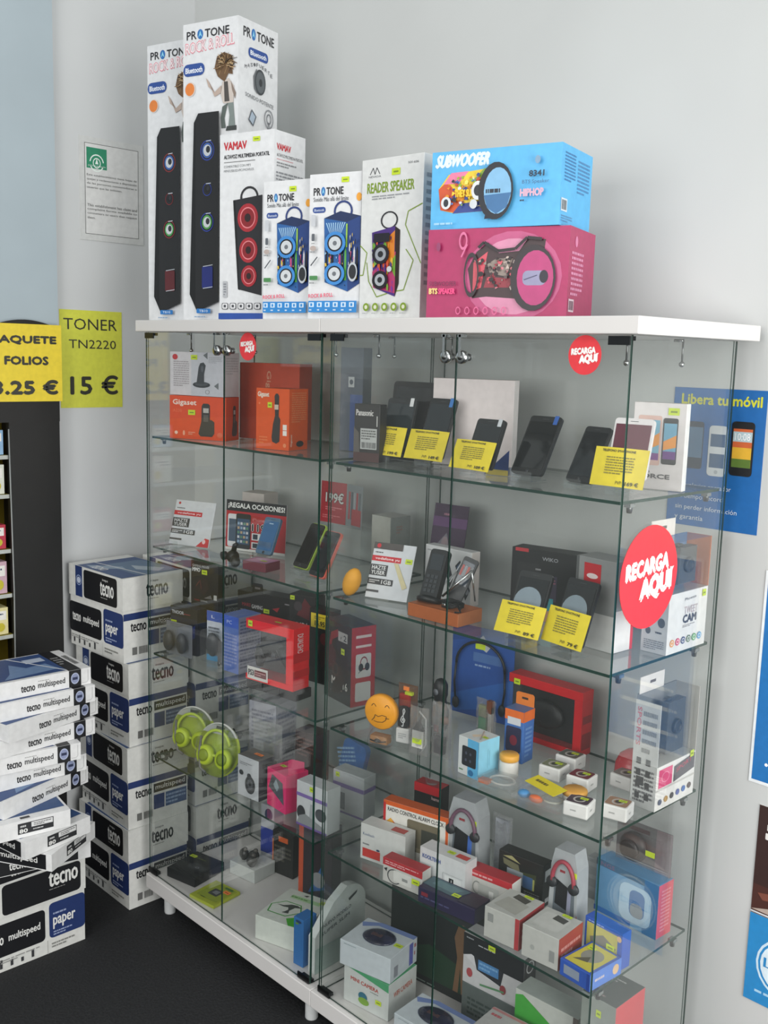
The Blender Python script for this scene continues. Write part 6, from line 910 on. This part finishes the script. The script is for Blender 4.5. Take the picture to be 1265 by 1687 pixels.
K('', 'toy_box', 'tall dark box with orange edge at the back, bottom board of the left cabinet', 'box', '#2a2028', {'F': [('r', 0, 0, .14, 1, '#c4502c'), ('p', [(.3, .1), (.8, .2), (.7, .5)], '#2f5f9c'), ('e', .6, .3, .2, .1, '#8c8e90')]}, tab=[.475, .270, ZB, 14, .12, .05, .24], seam=False)
K('B5', 'lamp_box', 'low white box with a green hexagon and a jumping figure on its lid', 'box', '#d3d8d0', {'T': [('p', [(.10, .20), (.02, .42), (.22, .62), (.56, .62), (.70, .42), (.50, .20)], '#3c9a34'), ('p', [(.12, .22), (.045, .42), (.23, .60), (.55, .60), (.675, .42), (.49, .22)], '#d6dbd3'), ('p', [(.12, .46), (.26, .48), (.38, .56), (.50, .58), (.62, .54), (.64, .56), (.50, .50), (.46, .38), (.50, .30), (.36, .28), (.40, .33), (.42, .40), (.38, .46), (.28, .44)], '#3c4440'), ('p', [(.56, .16), (.74, .30), (1, .28), (1, .04), (.72, .0)], '#3fae22'), ('r', .2, .74, .85, .84, '#a8cf9c'), ('tl', .2, .76, .8, .82, 1, '#5c8c50'), ('p', [(.40, .90), (.50, .94), (.48, .88)], '#222')]}, st=[('T', .80, .80, .020, .016)], tab=[.585, .045, ZB, 17, .150, .170, .070])
K('B6', 'blue_box', 'slim bright blue box standing upright near the middle glass, bottom board', 'box', '#2a6cae', {'F': [('e', .5, .93, .3, .03, '#1c3c60'), ('r', .2, .86, .5, .9, '#5c8c2c')]}, tab=[.693, .030, ZB, 6, .036, .050, .135], seam=False)
e = empty('curved_pack', (.742, .035, ZB), 4, 'tall pale grey round-topped pack standing edge-on beside the middle glass', 'pack')
m = MB(); n = 12; L = .19; Hh = .205; pts = [(0, 0), (L, 0), (L, Hh * .72)] + [(L * .62 + L * .38 * cos(R_(a)), Hh * .72 + Hh * .28 * sin(R_(a))) for a in range(15, 91, 15)] + [(L * .35, Hh * .86), (L * .12, Hh * .62), (0, Hh * .50)]
T = Matrix.Rotation(R_(90), 4, 'Z'); m.prism(pts, -.012, .012, '#c9cfcd', T); m.art((.0125, 0, 0), (0, L, 0), (0, 0, Hh), (1, 0, 0), [('t', 'NUEVO MODELO', .15, .58, .55, .045, {'b': .0003, 'sl': .10}, '#3c4448'), ('t', 'SUPER SLIM', .12, .48, .55, .045, {'b': .0003, 'sl': .10}, '#3c4448'), ('p', [(.64, .82), (.82, .88), (.80, .84), (.66, .78)], '#23282a'), ('r', .0, .0, .9, .34, '#9cb0aa')]); m.build('printed_shell', e)
# right cabinet bottom
def router_box(key, label, tab):
    e = K(key, 'router_box', label, 'box', '#c3cbd0', {'T': [('p', [(.0, .80), (.30, 1), (1, 1), (1, .86), (.3, .86), (.08, .66)], '#7286b8'), ('e', .50, .52, .30, .30, '#5c6478')], 'F': [('tl', .08, .86, .5, .92, 1, '#8a9aa0')], 'R': [('r', .70, .08, .84, .94, '#5a5fa8'), ('r', .14, .12, .28, .55, '#8c9098'), ('tl', .88, .3, .96, .9, 2, '#a8646c')]}, tab=tab, st=[('T', .82, .42, .022, .014)], seam=False, group='pale blue router boxes with dark domes')
    w, d, h = tab[4:]; m = MB(); m.ball(0, d * .52, h, w * .29, d * .29, .010, mat('#23243a', .12, 0, .4, 20), 20); m.box(-w * .12, d * .42, h + .006, w * .08, d * .52, h + .0098, '#4a3438'); m.build('dark_dome', e); return e
K('C2', 'bulb_box', 'white box with red lettering and green top, under the pale blue router box', 'box', '#c9cdca', {'F': [('p', [(0, 1), (1, 1), (1, .78), (0, 1)], '#4a9c6c'), ('t', 'MINI CAMERA', .16, .66, .62, .10, {'b': .0003, 'sl': -.02}, '#b8483c'), ('tl', .6, .56, .9, .60, 1, '#8a8c88'), ('e', .44, .34, .10, .12, '#2c6a80'), ('e', .46, .22, .12, .10, '#7ca43c')], 'R': [('t', 'WIFI CAMERA', .18, .55, .66, .14, {'b': .0003, 'sl': .02}, '#c06a58')]}, faces={'T': '#4a9c6c'}, st=[('F', .72, .32, .018, .012)], tab=[.950, .036, ZB, 8, .142, .115, .097], seam=False)
router_box('C1', 'pale blue and white router box with a dark dome, stacked on the white camera box', [.945, .034, ZB + .0975, 12, .152, .122, .066])
router_box('C3', 'pale blue and white router box with a dark dome, cut by the bottom frame edge', [1.150, .026, ZB, 5, .165, .108, .062])
K('', 'picture_box', 'large dark box with green glow and a dancing figure at the back, bottom board', 'box', '#171c1c', {'F': [('p', [(.0, .1), (.9, .1), (.9, .4), (.5, .5), (.2, .35)], '#1c3a26'), ('p', [(.80, .10), (.84, .5), (.80, .72), (.84, .86), (.90, .90), (.95, .82), (.92, .70), (.97, .5), (.94, .1), (.90, .1), (.88, .4), (.86, .1)], '#7c5c40'), ('r', .93, .3, 1, .45, '#2a2a58'), ('tl', .1, .02, .9, .05, 1, '#7c8c84')]}, tab=[.985, .225, ZB, 6, .26, .06, .235], seam=False)
K('', 'radio_box', 'plain dark box directly under the white and black car radio box', 'box', '#5c6462', {'F': [('tl', .1, .2, .8, .7, 4, '#3c4844')]}, tab=[1.215, .200, ZB, 5, .175, .05, .100], seam=False)
K('C5', 'radio_box', 'white and black car radio box with a blue display pictured', 'box', '#c6c5c6', {'F': [('r', 0, .55, 1, 1, '#1b1c20'), ('p', [(.0, .55), (.1, .62), (1, .75), (1, .55)], '#1b1c20'), ('p', [(.02, .55), (.14, .62), (.66, .40), (.62, .30), (.4, .28)], '#d3d2d4'), ('p', [(.18, .62), (.24, .36), (.64, .26), (.68, .55)], '#25262c'), ('r', .26, .38, .60, .58, '#4a80b4'), ('tl', .28, .4, .58, .56, 2, '#7aa8d0'), ('tl', .25, .84, .75, .88, 1, '#b4b6ba'), ('tl', .05, .9, .25, .95, 1, '#9a9ca0'), ('e', .12, .24, .05, .09, '#a8464a'), ('e', .68, .22, .05, .09, '#8c3a3e'), ('p', [(.3, .12), (.7, .2), (.7, .16), (.3, .08)], '#5c8c64')], 'R': [('r', 0, 0, 1, 1, '#2c2c2e'), ('o', .5, .78, .32, .12, .8, '#b4b4b4'), ('o', .5, .42, .32, .12, .8, '#9a9a9a')]}, st=[('F', .42, .86, .020, .013)], tab=[1.215, .200, ZB + .1005, 5, .175, .05, .130], seam=False)
K('C6', 'lamp_box', 'long white box with a green band, behind the flat red and white box', 'box', '#b9bcb6', {'F': [('p', [(.0, .62), (.0, .92), (.12, .96), (.62, .74), (.66, .60)], '#3f9a3a'), ('r', .92, 0, 1, 1, '#5c5450')], 'T': [('r', .0, .0, 1, 1, '#a9b0aa')]}, st=[('F', .72, .55, .026, .018)], tab=[1.400, .165, ZB, 4, .165, .060, .190], seam=False)
K('', 'cable_box', 'flat white box with red stripes and two black plugs pictured, bottom front', 'box', '#a9a8a6', {'T': [('r', .03, .05, .97, .16, '#a8444a'), ('r', .0, .9, .6, .97, '#b07878'), ('tl', .06, .70, .34, .84, 1, '#b05a60'), ('p', [(.40, .66), (.50, .74), (.60, .56), (.54, .50)], '#2a2a2a'), ('p', [(.56, .70), (.64, .76), (.74, .60), (.68, .56)], '#2a2a2a')], 'R': [('p', [(.2, 0), (.8, .9), (1, 0)], '#c8323c')]}, tab=[1.375, .028, ZB, 6, .17, .115, .135], seam=False)
K('C8', 'toaster_box', 'tall box with dark grey top and red side, bottom right corner', 'box', '#8f9690', {'T': [('tl', .1, .7, .6, .85, 2, '#b4b4b0'), ('tl', .2, .1, .8, .2, 1, '#9a8a88')], 'F': [('tl', .2, .2, .8, .8, 6, '#7c827c')]}, faces={'T': '#5c625e', 'R': '#cf4a50'}, st=[('F', .45, .86, .012, .016)], tab=[1.556, .130, ZB, 0, .085, .110, .295], seam=False)
K('', 'router_box', 'low white box with red corner at the bottom right, before the red-sided box', 'box', '#b4b6b2', {'F': [('p', [(.0, .2), (.3, .9), (.4, .2)], '#b8343c'), ('tl', .5, .3, .9, .7, 3, '#8a8c88')]}, tab=[1.545, .030, ZB, 3, .12, .085, .12])
